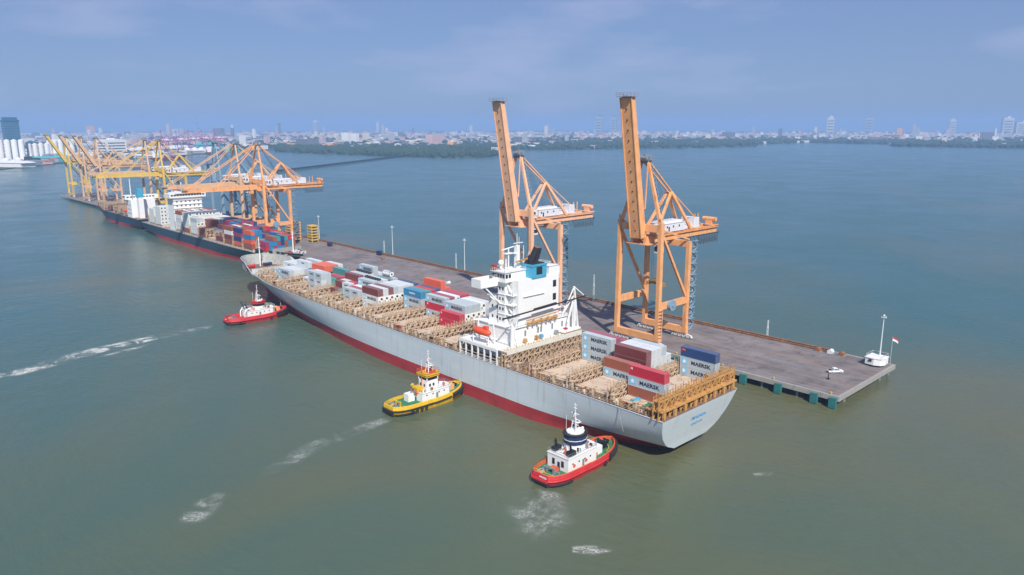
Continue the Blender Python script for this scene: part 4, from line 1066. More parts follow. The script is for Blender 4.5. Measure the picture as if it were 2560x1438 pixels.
fl = empty('flag_pole', (266.0, 87.6, PZ), 'slim pole with red and white flag beside the white pier hut', 'flag')
MB().tube((266, 87.6, PZ), (266, 87.6, PZ + 10.2), .07, .05, 6).build('pole', m_pole, fl)
def cloth(z0, z1):
    b = MB(); n = 10; rw = []
    for i in range(n + 1):
        t = i / n; x = 266.1 + 2.9 * t * .8; y = 87.6 - 2.6 * t * .5 + .22 * math.sin(t * 8); dz = -1.3 * t + .1 * math.sin(t * 6)
        rw.append([(x, y, PZ + z0 + dz), (x, y, PZ + z1 + dz), (x + .02, y + .03, PZ + z1 + dz), (x + .02, y + .03, PZ + z0 + dz)])
    b.loft(rw, closed=True); return b
cloth(9.5, 10.2).build('red_band', m_red, fl); cloth(8.8, 9.5).build('white_band', m_white, fl)

pk = empty('pickup_truck', (243.5, 97.2, PZ), 'small white pickup truck parked alone on the open pier deck', 'pickup truck', None, math.radians(-40))
OFF[pk.name] = (0, 0, 0)
def lb(b, name, m, parent=pk, smooth=False): return b.build(name, m, parent, smooth, world=False)
b = MB().extr_y([(-2.5, .45), (2.45, .45), (2.55, .95), (1.3, 1.08), (.6, 1.68), (-.75, 1.72), (-.95, 1.05), (-2.55, 1.05)], -.88, .88); lb(b, 'body', m_vehicle)
lb(MB().box(-2.35, -1.05, -.74, .74, 1.06, 1.10), 'cargo_bed', m_black)
lb(MB().extr_y([(1.17, 1.12), (.60, 1.62), (.44, 1.62), (.5, 1.12)], -.89, .89).box(-.7, .35, -.89, .89, 1.15, 1.58), 'window', m_glass)
for x in (-1.6, 1.6):
    for s in (-1, 1):
        wv = lb(MB().tube((x, s * .72, .37), (x, s * .93, .37), .37, n=14), 'wheel', m_rubber); lb(MB().tube((x, s * .93, .37), (x, s * .95, .37), .2, n=10), 'rim', m_pole, wv)

def frame_stack(x, y, n, w_, l_, cols, label):
    r = empty('frame_stack', (x, y, PZ), label, 'steel frames', 'stacked steel frames on the pier')
    for i in range(n):
        z = PZ + i * 2.0
        b = MB()
        for s in (-1, 1): b.box(x - w_, x + w_, y + s * l_ - .3, y + s * l_ + .3, z + 1.2, z + 1.9); b.box(x + s * w_ - .3, x + s * w_ + .3, y - l_ + .3, y + l_ - .3, z + 1.2, z + 1.9)
        for sx_ in (-1, 1):
            for sy_ in (-1, 1): b.cb(x + sx_ * w_ * .9, y + sy_ * l_ * .95, z, .5, .5, 1.2)
        b.box(x - w_ + .3, x + w_ - .3, y - l_ + .3, y + l_ - .3, z + 1.5, z + 1.6)
        b.build('frame', cols[i % len(cols)], r)
frame_stack(251, 496, 7, 4.2, 3.6, [m_craney, m_cranet, m_crane], 'tall pile of orange-yellow steel frames on the pier behind the dark ship bow')
frame_stack(260, 484, 6, 2.6, 3.2, [m_craney, m_yel], 'lower pile of yellow frames right of the tall frame pile')

def equip(x, y, kind, label):
    r = empty('pier_equipment', (x, y, PZ), label, 'equipment')
    if kind == 3:
        MB().tube((x, y, PZ), (x, y, PZ + 1.7), .2, .16).cb(x, y, PZ, .9, .9, .2).build('post', m_black, r)
    elif kind == 0:
        MB().box(x - 1.2, x + 1.2, y - 1.6, y + 1.6, PZ + .5, PZ + 2.6).box(x - .9, x + .9, y - 1.2, y + 1.2, PZ + 2.61, PZ + 2.8).build('cabinet', m_navy, r)
        MB().tube((x - 1.3, y - 1, PZ + .4), (x + 1.3, y - 1, PZ + .4), .4).tube((x - 1.3, y + 1, PZ + .4), (x + 1.3, y + 1, PZ + .4), .4).build('wheel', m_rubber, r)
    else:
        MB().tube((x - .9, y, PZ + .85), (x + .9, y, PZ + .85), .8, n=14).tube((x - 1.0, y, PZ + .85), (x - .9, y, PZ + .85), .95, n=14).tube((x + .9, y, PZ + .85), (x + 1.0, y, PZ + .85), .95, n=14).build('drum', m_pipe if kind == 1 else m_lamp, r)
        MB().box(x - 1.4, x + 1.4, y - 1.2, y + 1.2, PZ, PZ + .3).build('cradle', m_steel, r)
equip(257.5, 456, 0, 'dark blue wheeled cabinet on the far part of the pier')
equip(262.5, 402, 0, 'small dark cabinet at the far edge below a light mast')
equip(254, 385, 1, 'little rusty drum standing out on the middle of the pier')
equip(263.2, 112, 1, 'rusty brown drum on the far edge near the white hut')
equip(263.6, 107.5, 2, 'pale drum beside the rusty one near the white hut')
equip(263.8, 103.5, 1, 'rusty drum between the pale drum and the white hut')
equip(235.5, 96, 3, 'short dark post standing on the open pier deck left of the pickup')
equip(238, 300, 2, 'pale grey drum on the pier beside the ship containers')
MB()

#@@TUGS
# ------------------------------------------------------------------ tugs (built pointing +x, origin amidships at the waterline)
def tug(loc, rz, style, label):
    r = empty('tugboat', loc, label, 'tugboat', 'harbour tugs at the pale grey ship', rz); OFF[r.name] = (0, 0, 0)
    def mk(b, name, m, parent=r, smooth=False): return b.build(name, m, parent, smooth, world=False)
    hullm, rimm, deckm = {'red': (m_red, m_red, m_boot), 'yellow': (m_yel, m_yel, m_green), 'orange': (m_red, m_redo, m_green)}[style]
    L2 = 14.2; N = 40
    def half(t, k=1.0):                      # t -1 stern .. 1 bow
        if t < 0: return 4.9 * (1 - max(0, (-t - .45) / .55) ** 3.0 * .42) if t > -.98 else 4.9 * .52
        return 5.0 * (1 - t ** 3.2) ** .62
    def sheer(t): return 2.0 + 1.15 * max(0, t) ** 1.7 + .15 * max(0, -t)
    def outline(k, zf, ext=0):
        P = []
        ts = [-1 + 2 * i / N for i in range(N + 1)]
        for t in ts: P.append((t * (L2 * lerp(.93, 1, k) + ext * .5), -(half(t) * lerp(.80, 1.0, k) + ext * .5), zf(t)))
        for t in ts[::-1]: P.append((t * (L2 * lerp(.93, 1, k) + ext * .5), (half(t) * lerp(.80, 1.0, k) + ext * .5), zf(t)))
        return P
    b = MB(); b.loft([outline(0, lambda t: -1.0), outline(.45, lambda t: .2), outline(.9, lambda t: sheer(t) - .6), outline(1, sheer), outline(1, lambda t: sheer(t) + .9, -.3)], closed=True)
    ho = mk(b, 'hull', hullm); recalc(ho)
    b = MB(); b.loft([outline(1, lambda t: sheer(t) + .9, -.3), outline(1, lambda t: sheer(t) + 1.0, -.7), outline(1, lambda t: sheer(t) - .1, -.8)], closed=True)
    recalc(mk(b, 'bulwark', rimm))
    # deck
    ts = [-1 + 2 * i / N for i in range(N + 1)]
    b = MB(); b.loft([[(t * (L2 - .4), -half(t) + .35, sheer(t) - .05), (t * (L2 - .4), half(t) - .35, sheer(t) - .05)] for t in ts]); mk(b, 'deck', deckm)
    # rubber fender belt: a fat roll round the bow, tyres along the side
    b = MB(); pts = [((t * (L2 + .1)), -half(t) - .15, sheer(t) + .1) for t in ts if t > .45]; pts += [(x, -y, z) for x, y, z in pts[::-1]]
    b.line(pts, .48, 8)
    b.line([(x, y, z - .95) for x, y, z in pts], .40, 8)
    mk(b, 'bow_fender', m_rubber)
    b = MB(); pts = [((t * (L2 + .1)), -half(t) - .1, sheer(t) - .35) for t in ts if t < .5]
    b.line(pts, .22, 6); b.line([(x, -y, z) for x, y, z in pts], .22, 6); b.beam((-L2 - .25, -2.6, 1.6), (-L2 - .25, 2.6, 1.6), .5)
    mk(b, 'rubbing_strake', hullm if style != 'yellow' else m_rubber)
    b = MB().line([(t * (L2 * .97), -half(t) * .97, .55) for t in ts if t < -.5] , .3, 6).beam((-L2 - .1, -2.6, .9), (-L2 - .1, 2.6, .9), .6)
    mk(b, 'stern_fender', m_rubber)
    tyre = None
    for (tx, sy) in ({'yellow': [(-.62, -1), (-.5, -1), (-.38, -1), (-.26, -1), (-.5, 1), (-.2, 1), (.1, 1)], 'orange': [(-.1, 1), (.3, 1), (.36, -1)], 'red': [(-.7, -1), (.3, -1), (-.2, 1)]}[style]):
        tb = MB()
        for k in range(12):
            a0, a1 = k * math.pi / 6, (k + 1) * math.pi / 6
            tb.tube((tx * L2 + .42 * math.cos(a0), sy * (half(tx) + .3), 1.0 + .42 * math.sin(a0)), (tx * L2 + .42 * math.cos(a1), sy * (half(tx) + .3), 1.0 + .42 * math.sin(a1)), .17, n=6)
        mk(tb, 'tyre_fender', m_rubber)
    # small gear on the house tops
    rg = random.Random(len(style)); q = MB()
    for i in range(64):
        x = rg.uniform(-6.5, 6.5); y = rg.uniform(-2.4, 2.4); z0 = {'orange': 5.8, 'yellow': 4.86, 'red': 5.06}[style]
        if style == 'orange' and x > 3: continue
        if -5.4 > x and style != 'orange': continue
        w_ = rg.uniform(.12, .4); q.cb(x, y, z0, w_, w_ * rg.uniform(.6, 1.8), rg.uniform(.3, 1.1), rg.randrange(4))
    mk(q, 'housetop_gear', [m_white, m_steel, m_black, m_redo])
    # deckhouse
    wm = m_white
    if style == 'orange':
        h1 = [(-7.8, -3.4), (3.2, -3.4), (4.8, -2.0), (4.8, 2.0), (3.2, 3.4), (-7.8, 3.4)]
        b = MB().prism(h1, 1.9, 5.6).prism([(x * 1.02, y * 1.05) for x, y in h1], 5.61, 5.78); dh = mk(b, 'deckhouse', wm)
        wx, wz = -1.2, 5.79
        b = MB(); oc = lambda rr, k=12: [(wx + rr * 1.12 * math.cos(2 * math.pi * (i + .5) / k), rr * math.sin(2 * math.pi * (i + .5) / k)) for i in range(k)]
        b.prism(oc(2.6), wz, wz + 1.7)
        wh = mk(b, 'wheelhouse', wm); mk(MB().prism(oc(2.85), wz + 1.71, wz + 4.0), 'wheelhouse_glazing', m_navy, wh)
        mk(MB().prism(oc(2.92), wz + 2.7, wz + 2.85).prism(oc(2.2), wz + 4.31, wz + 4.6), 'trim_band', wm, wh)
        mk(MB().prism(oc(3.1), wz + 4.01, wz + 4.3), 'wheelhouse_roof', m_black, wh); ztop = wz + 4.6
    elif style == 'yellow':
        h1 = [(-3.6, -2.9), (7.0, -2.9), (8.6, -1.6), (8.6, 1.6), (7.0, 2.9), (-3.6, 2.9)]
        b = MB().prism(h1, 1.9, 4.7).prism([(x * 1.02, y * 1.06) for x, y in h1], 4.71, 4.85); dh = mk(b, 'deckhouse', wm)
        wx, wz = 1.4, 4.86
        sq = lambda a, c: [(wx - a, -c), (wx + a * .7, -c), (wx + a, -c * .6), (wx + a, c * .6), (wx + a * .7, c), (wx - a, c)]
        b = MB().prism(sq(2.6, 2.0), wz, wz + 3.2); wh = mk(b, 'wheelhouse', wm)
        b = MB().prism(sq(2.35, 2.0), wz + 3.21, wz + 4.4); mk(b, 'wheelhouse_glazing', m_glass, wh)
        b = MB()
        for (x, y) in sq(2.45, 2.1): b.cb(x, y, wz + 3.21, .28, .28, 1.2)
        mk(b, 'glazing_post', wm, wh)
        mk(MB().prism(sq(2.9, 2.6), wz + 4.41, wz + 4.65).prism(sq(3.0, 2.7), wz + 4.95, wz + 5.2), 'wheelhouse_roof', m_yel, wh); ztop = wz + 5.2
        q = MB()
        for (p_, q_) in zip(sq(2.9, 2.6), sq(2.9, 2.6)[1:] + sq(2.9, 2.6)[:1]):
            for hh in (.5, 1.0): q.beam((p_[0], p_[1], wz + 5.2 + hh), (q_[0], q_[1], wz + 5.2 + hh), .1)
        q.beam((wx - 2.7, .3, wz), (wx - 2.7, .3, wz + 6.5), .22)
        mk(q, 'roof_railing', m_redo, wh)
        q = MB()
        for yy in (-1.2, .8): q.box(wx - 2.64, wx - 2.605, yy, yy + .6, wz + 1.2, wz + 2.1)
        for xx in (wx - 1.6, wx - .2): q.box(xx, xx + .7, -2.04, -2.005, wz + 1.2, wz + 2.1)
        mk(q, 'window', m_glass, wh)
        mk(MB().prism([(-4.4, -1.3), (-2.0, -1.3), (-2.0, 1.3), (-4.4, 1.3)], 4.86, 6.4).tube((-4.6, 0, 6.4), (-5.2, 0, 7.6), .55), 'funnel', m_yel)
        mk(MB().prism([(-6.6, .2), (-4.2, .2), (-4.2, 2.6), (-6.6, 2.6)], 1.9, 4.4).tube((-3.6, 1.4, 4.4), (-4.1, 1.4, 6.8), .4), 'aft_trunk', wm)
    else:
        h1 = [(-5.6, -3.0), (6.2, -3.0), (7.6, -1.8), (7.6, 1.8), (6.2, 3.0), (-5.6, 3.0)]
        b = MB().prism(h1, 1.9, 4.9).prism([(x * 1.02, y * 1.05) for x, y in h1], 4.91, 5.05); dh = mk(b, 'deckhouse', wm)
        wx, wz = 0.8, 5.06
        oc = lambda rr, k=8: [(wx + rr * 1.2 * math.cos(2 * math.pi * (i + .5) / k), rr * math.sin(2 * math.pi * (i + .5) / k)) for i in range(k)]
        b = MB().prism(oc(2.3), wz, wz + 1.3); wh = mk(b, 'wheelhouse', wm); mk(MB().prism(oc(2.25), wz + 1.31, wz + 2.5), 'wheelhouse_glazing', m_glass, wh)
        mk(MB().prism(oc(2.8), wz + 2.51, wz + 2.8).prism(oc(2.75), wz + 3.2, wz + 3.45), 'wheelhouse_roof', m_red, wh); ztop = wz + 3.45
        b = MB()
        for y in (-2, 2): b.beam((-4.8, y, 5.05), (-6.2, y * 1.05, 8.6), .9, .5, .5, .35)
        mk(b, 'funnel', m_navy)
        mk(MB().line([(-6.6, -2.4, 2), (-6.6, -2.4, 4.4), (-5.6, -2.3, 5.9), (-3.6, -2.2, 6.2)], .3).line([(-6.6, 2.4, 2), (-6.6, 2.4, 4.4), (-5.6, 2.3, 5.9), (-3.6, 2.2, 6.2)], .3), 'aft_arch', wm)
    # portholes and doors
    yb = {'orange': 3.4, 'yellow': 2.9, 'red': 3.0}[style]; xs = {'orange': (-6, -3.6, -1.4, .8), 'yellow': (-1.8, .6, 3, 5), 'red': (-3.6, -1.4, 2.2, 4.4)}[style]
    first_ = None
    for x in xs:
        for s in (-1, 1):
            o = MB().tube((x, s * yb, 3.9), (x, s * (yb + .04), 3.9), .26, n=10).build('porthole', m_glass, dh, world=False)
    for x in (xs[1] + 1.2,):
        for s in (-1, 1): MB().box(x, x + .8, s * (yb + .03) - .03, s * (yb + .03) + .03, 2.05, 4.0).build('door', m_steel, dh, world=False)
    if style == 'orange':
        for y in (-2.0, 1.0): MB().box(-7.86, -7.81, y, y + .85, 3.0, 4.6).build('window', m_glass, dh, world=False)
        MB().box(-7.86, -7.81, -.7, .1, 2.0, 4.1).build('door', m_navy, dh, world=False)
        for (x, y) in ((-5.6, -3.5), (-1.0, -3.5), (3.6, -3.1)): MB().tube((x, y - .02, 3.4), (x, y - .12, 3.4), .42, n=12).build('life_ring', m_redo, dh, world=False)
        mk(MB().tube((-9.2, -1.0, 2.7), (-9.2, .6, 2.7), .75, n=12), 'towing_drum', m_redo)
        for y in (-2.4, 2.4): mk(MB().box(-6.8, -4.4, y - .7, y + .7, 5.8, 6.9).tube((-5.6, y, 6.9), (-6.0, y, 8.9), .3, .22), 'funnel', m_black)
        mk(MB().prism([(4.6, -2.2), (7.2, -2.2), (7.2, 2.2), (4.6, 2.2)], 2.2, 4.4), 'fore_deckhouse', wm)
    # mast
    b = MB(); bx = wx - .2
    for s in (-1, 1): b.beam((bx - .6, s * .8, ztop), (bx - .2, s * .15, ztop + 4.6), .16)
    b.tube((bx, 0, ztop), (bx, 0, ztop + 7.4), .16, .07, 6)
    for zz, ww in ((1.6, 2.2), (3.0, 1.7), (4.5, 2.4), (5.9, 1.0), (6.7, .7)): b.box(bx - .12, bx + .12, -ww / 2, ww / 2, ztop + zz, ztop + zz + .14)
    b.box(bx - .2, bx + 1.2, -1.1, 1.1, ztop + 2.2, ztop + 2.3).beam((bx + .6, -1.0, ztop + 2.7), (bx + .6, 1.0, ztop + 2.7), .22)
    for y in (-1.7, 1.7): b.tube((wx - 1.6, y, ztop), (wx - 1.6, y, ztop + 4.0), .05, n=4)
    mk(b, 'mast', m_white)
    q = MB()
    for i in range(16):
        zz = ztop + .3 + rg.random() * 4.4; yy = rg.uniform(-1.1, 1.1) * (1 - (zz - ztop) / 8); q.cb(bx + rg.uniform(-.5, .7), yy, zz, .22, .22, rg.uniform(.25, .6), rg.randrange(4))
    mk(q, 'mast_fitting', [m_white, m_redo, m_fend, m_black])
    mk(MB().ball((wx + 1.3, -1.2, ztop + .6), .4, n=8).tube((wx + 1.0, .6, ztop), (wx + 1.0, .6, ztop + 1.2), .3).box(wx - .8, wx + 1.2, -1.3, 1.3, ztop, ztop + .3), 'radar', m_white if style != 'yellow' else m_red)
    # railings on the house top
    b = MB(); hx = [p for p in h1]; zt = {'orange': 5.78, 'yellow': 4.85, 'red': 5.05}[style]
    for p_, q_ in zip(hx, hx[1:] + hx[:1]):
        for hh in (.5, 1.0): b.beam((p_[0], p_[1], zt + hh), (q_[0], q_[1], zt + hh), .06)
        b.cb(p_[0], p_[1], zt, .07, .07, 1.0)
    mk(b, 'railing', m_steel if style != 'red' else m_white)
    # deck gear
    b = MB().tube((9.4, -1.1, 3.7), (9.4, 1.1, 3.7), .75, n=12).box(8.6, 10.2, -1.5, -1.15, 2.6, 4.4).box(8.6, 10.2, 1.15, 1.5, 2.6, 4.4); mk(b, 'winch', m_black if style == 'orange' else m_crane)
    mk(MB().beam((11.6, -.6, 2.9), (11.6, -.6, 4.1), .35).beam((11.6, .6, 2.9), (11.6, .6, 4.1), .35).beam((11.6, -1, 3.9), (11.6, 1, 3.9), .3), 'bitts', m_rubber)
    mk(MB().beam((-10.6, -1.1, 1.9), (-10.6, -1.1, 3.6), .4).beam((-10.6, 1.1, 1.9), (-10.6, 1.1, 3.6), .4).beam((-10.6, -1.5, 3.3), (-10.6, 1.5, 3.3), .35), 'towing_bitts', rimm if style == 'yellow' else m_steel)
    q = MB(); rr = R
    for i in range(26):
        x = -12.6 + rr.random() * 3.2; y = -3.2 + rr.random() * 6; s_ = .25 + rr.random() * .3
        q.cb(x, y, 1.95, s_, s_, s_ * 1.4)
    for i in range(6): q.cb(10.4 + rr.random() * 1.6, -2 + rr.random() * 4, 2.7, .3, .3, .5)
    tag(mk(q, 'deck_fitting', m_steel), kind='stuff')
    q = MB()
    for k in range(3): q.line([(-11.6 + .9 * math.cos(t) * (1 - k * .2), 2.2 + .9 * math.sin(t) * (1 - k * .2), 2.1 + k * .15) for t in [2 * math.pi * i / 12 for i in range(13)]], .1, 5)
    mk(q, 'rope_coil', m_crane if style != 'orange' else m_hatch)
    if style == 'orange':
        q = MB().line([(4.8 + 6.8 * math.cos(t) * .9, 3.9 * math.sin(t), 3.2) for t in [-1.2 + 2.4 * i / 14 for i in range(15)]], .09, 5).line([(-12.9, y, 3.0) for y in (-3.5, 0, 3.5)] , .09, 5)
        mk(q, 'yellow_handrail', m_yel)
    if style != 'yellow':
        nm = 'ARIES' if style == 'orange' else 'JAYA'
        letters('name_lettering', nm, .7, m_lettw, r, (-L2 - .05, -.9 if style == 'orange' else 0, 2.35), (0, -1, 0), (0, 0, 1), .02, 1.4)
    return r
TUG_A = tug((138.6, 313.6, 0), math.radians(-1), 'red', 'red tug with white house nosing under the bow, left one of three tugs')
TUG_B = tug((131.2, 177.6, 0), 0.0, 'yellow', 'yellow tug with green deck pushing amidships against the red waterline')
TUG_C = tug((132.6, 115.2, 0), math.radians(1.5), 'orange', 'red tug with black wheelhouse at the stern quarter, nearest tug')
tag(MB().line([(145.15, 112.5, 13.6), (144.9, 111.5, 10.5), (144.95, 110.5, 7.5)], .09, 5).build('mooring_line', m_steel), 'thin dark line running down the grey hull near the stern', 'rope')
ln = []
for i in range(13):
    t = i / 12; ln.append((lerp(150.4, 157.2, t), lerp(313.8, 330.0, t), lerp(3.6, 12.0, t) - 2.0 * math.sin(math.pi * t)))
tag(MB().line(ln, .09, 5).build('towing_line', m_pole), 'thin pale line hanging from the big bow to the left tug', 'rope')

#@@SHIP2
# ------------------------------------------------------------------ second ship, bow towards us
S2X = 206.2; Z2 = 8.6
s2 = empty('container_ship', (S2X, 520, 0), 'dark blue-green container ship stacked high, moored beyond the grey ship', 'container ship')
T2 = [(-1.5, 3), (0, 5), (1.2, 8), (2.4, 10), (8.6, 12.4)]
h2, rows2, dk2, gn2 = make_hull(s2, S2X, 12.9, 648, 397, Z2, 1.9, [m_dark, m_boot], T2, fore=3.0, rake=16, ypar_b=.66)
dk2.build('deck', M('grey_green_deck', (0.24, 0.28, 0.26), 0.8, var=0.3, scale=0.5, rust=0.4), s2); gn2.build('gunwale', m_conc, s2)
def gear(root, x0, x1, y0, y1, z, n, mats, name='deck_gear'):
    q = MB()
    for i in range(n):
        x = lerp(x0, x1, R.random()); y = lerp(y0, y1, R.random()); q.cb(x, y, z, .6 + R.random() * 1.6, .6 + R.random() * 1.6, .5 + R.random() * 1.2, R.randrange(len(mats)))
    return q.build(name, mats, root)
gear(s2, S2X - 6, S2X + 6, 404, 414, Z2 + 1.7, 26, [m_conc, m_pole, m_boot], 'mooring_gear')
MB().tube((S2X, 409, 10), (S2X, 409, 24), .45, .3).tube((S2X - 1.2, 409, 20), (S2X + 1.2, 409, 20), .1).build('foremast', m_white, s2)
MB().beam((S2X - 9.4, 417, Z2 + 2.6), (S2X + 9.4, 417, Z2 + 2.6), .25, 4.0).build('breakwater', m_conc, s2)
b = MB().box(S2X - 10.5, S2X + 10.5, 574, 586, Z2, 33).box(S2X - 13.4, S2X + 13.4, 572.5, 584, 33.01, 36.2).box(S2X - 9.5, S2X + 9.5, 571.4, 587, 36.21, 36.5)
for z in (22, 25, 28, 31): b.box(S2X - 11, S2X + 11, 573.4, 573.99, z, z + .2)
sup2 = b.build('superstructure', m_white, s2)
windows(sup2, [(x, 573.96, z) for z in (20, 23.2, 26.4, 29.6) for x in [S2X - 8 + 3.2 * i for i in range(6)]], 1.0, .1, .9)
windows(sup2, [(x, 572.46, 34.4) for x in [S2X - 11.6 + 2.1 * i for i in range(12)]], 1.6, .1, 1.1)
MB().tube((S2X - 2, 579, 36.5), (S2X - 2, 579, 44), .5, .3).box(S2X - 4.4, S2X + .4, 578.8, 579.2, 40.6, 40.9).ball((S2X + 4, 580, 38), 1.0).build('radar_mast', m_white, s2)
MB().box(S2X - 3.5, S2X + 3.5, 590, 597, Z2, 37).build('funnel_casing', m_white, s2); MB().box(S2X - 3.0, S2X + 3.0, 590.5, 596.5, 37.01, 40).build('funnel', m_boot, s2)
GR2 = 'containers aboard the dark ship'
FAR = []
bays2 = [430.5 + 14.6 * i for i in range(14)]
rb = random.Random(3)
cnt2 = 0
for bi, y in enumerate(bays2):
    if 565 < y < 600: continue
    hw = 12.3 if y > 440 else 10
    MB().box(S2X - hw + .6, S2X + hw - .6, y - 6.2, y + 6.2, Z2, Z2 + 1.9).build('hatch_coaming', m_hatch, s2)
    lashing(y + 7.3, hw, 15.4, m_lash, zb=Z2, xc=S2X, root=s2)
    nrow = int((2 * hw) / PITCH)
    for r_ in range(nrow):
        x = S2X - nrow * PITCH / 2 + PITCH * (r_ + .5)
        if y > 600: n_, pal = (4 if bi == len(bays2) - 1 else 5), 'wwwwwwWwb'
        elif y > 540: n_, pal = 5, 'wwwwwWwb'
        elif y > 525: n_, pal = (4 if r_ > 2 else [4, 3, 4][r_]), 'wwwwwwWwg'
        elif y > 505: n_, pal = (4 if r_ > 1 else 2), ('bBbp' if r_ < 4 else 'wwwn')
        elif y > 490: n_, pal = (4 if r_ > 4 else [0, 0, 2, 3, 3][r_]), 'nbbBupp'
        elif y > 476: n_, pal = (4 if r_ > 3 else [1, 0, 3, 3][r_]), 'nbpBbBu'
        elif y > 462: n_, pal = (3 if r_ > 5 else 4), 'wwwwbbBp'
        elif y > 448: n_, pal = 4 - (r_ > 7), 'bbBoprnb'
        elif y > 434: n_, pal = 3 + (r_ < 3), 'nubpbuor'
        else: n_, pal = 3 - (r_ < 2), 'nurpbbtu'
        rc = pal[rb.randrange(len(pal))]
        for t in range(n_):
            hidden = 0 < r_ < nrow - 1 and t < n_ - 2 and n_ == 4 and y > 476 and y < 525 and r_ > 5
            if hidden: continue
            c = rc if rb.random() < .55 else pal[rb.randrange(len(pal))]
            k = (c, 'far')
            if k not in protos:
                hb = MB().box(-CWD / 2 + .05, CWD / 2 - .05, -LL / 2 + .06, LL / 2 - .06, .1, CH - .06)
                for xx in (-CWD / 2 + .08, CWD / 2 - .08):
                    for yy in (-LL / 2 + .08, LL / 2 - .08): hb.cb(xx, yy, 0, .16, .16, CH - .02)
                if c == 'w': hb.cb(.2, -LL / 2, 1.1, .95, .2, 1.0, 1)
                ob = protos[k] = hb.build('shipping_container', [CM[c], m_black], None, world=False)
            else: ob = protos[k].copy(); sc.collection.objects.link(ob)
            ob.location = (x, y, Z2 + 2.0 + CH * t)
            FAR.append(ob)
            tag(ob, f"{CC[c][0]} container on dark ship: {['deck tier', 'tier two', 'tier three', 'tier four', 'tier five'][t]}, row {r_ + 1} from port, bay {bi + 1} from bow", 'container', GR2)

n_near = len([o for o in sc.objects if o.name.startswith('shipping_container')]) - len(FAR)
FAR.sort(key=lambda o: (o.location - Vector((0, 0, H))).length - (0.0 if o.location.x < S2X - 9 or o.location.z > Z2 + 2 + CH * 2.5 else -60))
keep = max(0, 298 - n_near); rest = FAR[keep:]
if rest:
    vs = []; fs = []; ms = []; mats_ = []
    for o in rest:
        base = len(vs); me_ = o.data
        for m_ in me_.materials:
            if m_ not in mats_: mats_.append(m_)
        vs += [tuple(v.co + o.location) for v in me_.vertices]
        for pl in me_.polygons: fs.append(tuple(base + i for i in pl.vertices)); ms.append(mats_.index(me_.materials[pl.material_index]))
        bpy.data.objects.remove(o)
    me_ = bpy.data.meshes.new('distant_containers'); me_.from_pydata(vs, [], fs)
    for m_ in mats_: me_.materials.append(m_)
    me_.polygons.foreach_set('material_index', ms); me_.update()
    o = bpy.data.objects.new('distant_containers', me_); sc.collection.objects.link(o)
    tag(o, 'remaining white, brown and blue containers packed aboard the dark ship', 'containers', kind='stuff')
print('NEAR CONTAINERS', n_near, 'FAR', len(FAR))

#@@SHIP3
S3X = 208.0
s3 = empty('container_ship', (S3X, 735, 0), 'third ship with light blue funnel, farthest along the pier', 'container ship')
h3, rows3, dk3, gn3 = make_hull(s3, S3X, 12.0, 660, 812, 9.0, 1.6, [m_dark, m_boot], T2, fore=3.0, rake=12, ypar_b=.6)
dk3.build('deck', m_deck, s3); gn3.build('gunwale', m_conc, s3)
b = MB().box(S3X - 11.5, S3X + 8, 678, 690, 9, 24).box(S3X - 14, S3X + 13, 684, 691, 24.01, 27.4).box(S3X - 15, S3X - 9, 684, 691.5, 27.41, 27.7); sp3 = b.build('superstructure', m_white, s3)
windows(sp3, [(S3X - 11.55, y, z) for z in (12, 15.4, 18.8) for y in (680.5, 684, 687.5)], .1, 1.0, 1.0)
windows(sp3, [(x, 683.95, 25.6) for x in [S3X - 12 + 2.6 * i for i in range(9)]], 1.8, .1, 1.0)
MB().box(S3X - 8, S3X - 4, 669, 674, 9, 27).build('funnel_casing', m_white, s3); MB().extr_y([(S3X - 8.6, 27.01), (S3X - 3.6, 27.01), (S3X - 4.4, 34), (S3X - 8.2, 34)], 668.6, 674.4).build('funnel', m_blue, s3)
MB().tube((S3X - 10, 681, 27), (S3X - 10, 681, 42), .5, .3).build('mast', m_white, s3)
MB().ball((S3X - 12.0, 694, 14), 2.2, (.6, 1.4, .7)).build('lifeboat', m_orange, s3)
gear(s3, S3X - 9, S3X + 9, 700, 800, 9, 60, [m_lash, m_pole, m_boot, m_conc])
for y in (705, 720, 735, 750, 765, 780): lashing(y, 10, 14, m_lash, zb=9, xc=S3X, root=s3)
#@@LAND
# ------------------------------------------------------------------ far shore
SHORE = [(105, 1508), (282, 1789), (544, 2161), (722, 2126), (848, 2322), (1142, 2494), (1307, 2648), (1834, 2017), (2260, 1883), (2533, 1775), (3022, 1647), (3366, 1825), (3896, 1814), (3838, 1377), (3465, 1226), (3524, 758), (3596, 410)]
SPIT = [(1193, 2446), (1226, 2054), (1262, 1804), (1310, 1641), (1424, 1610), (1531, 1675), (1628, 1869), (1554, 2221), (1307, 2648)]
m_land = M('hazy_land', (0.10, 0.13, 0.09), 0.9, var=0.5, scale=0.01, rust=0.4, rcol=(0.26, 0.24, 0.21))
m_leaf = M('mangrove_foliage', (0.028, 0.062, 0.030), 0.9, var=0.4, scale=0.03)
def sheet(name, poly, z, m):
    import bmesh
    b = MB().prism([(x, y) for x, y in poly], -1.0, z); o = b.build(name, m)
    bm = bmesh.new(); bm.from_mesh(o.data); bmesh.ops.triangulate(bm, faces=[f for f in bm.faces if len(f.verts) > 4]); bmesh.ops.recalc_face_normals(bm, faces=bm.faces); bm.to_mesh(o.data); bm.free()
    return tag(o, kind='structure')
LAND = [(-1400, 1300)] + SHORE + [(3900, -1500), (13000, -1500), (13000, 13000), (-1400, 13000)]
sheet('far_shore_ground', LAND, 1.6, m_land)
sheet('mangrove_spit_ground', SPIT, 0.9, m_land)
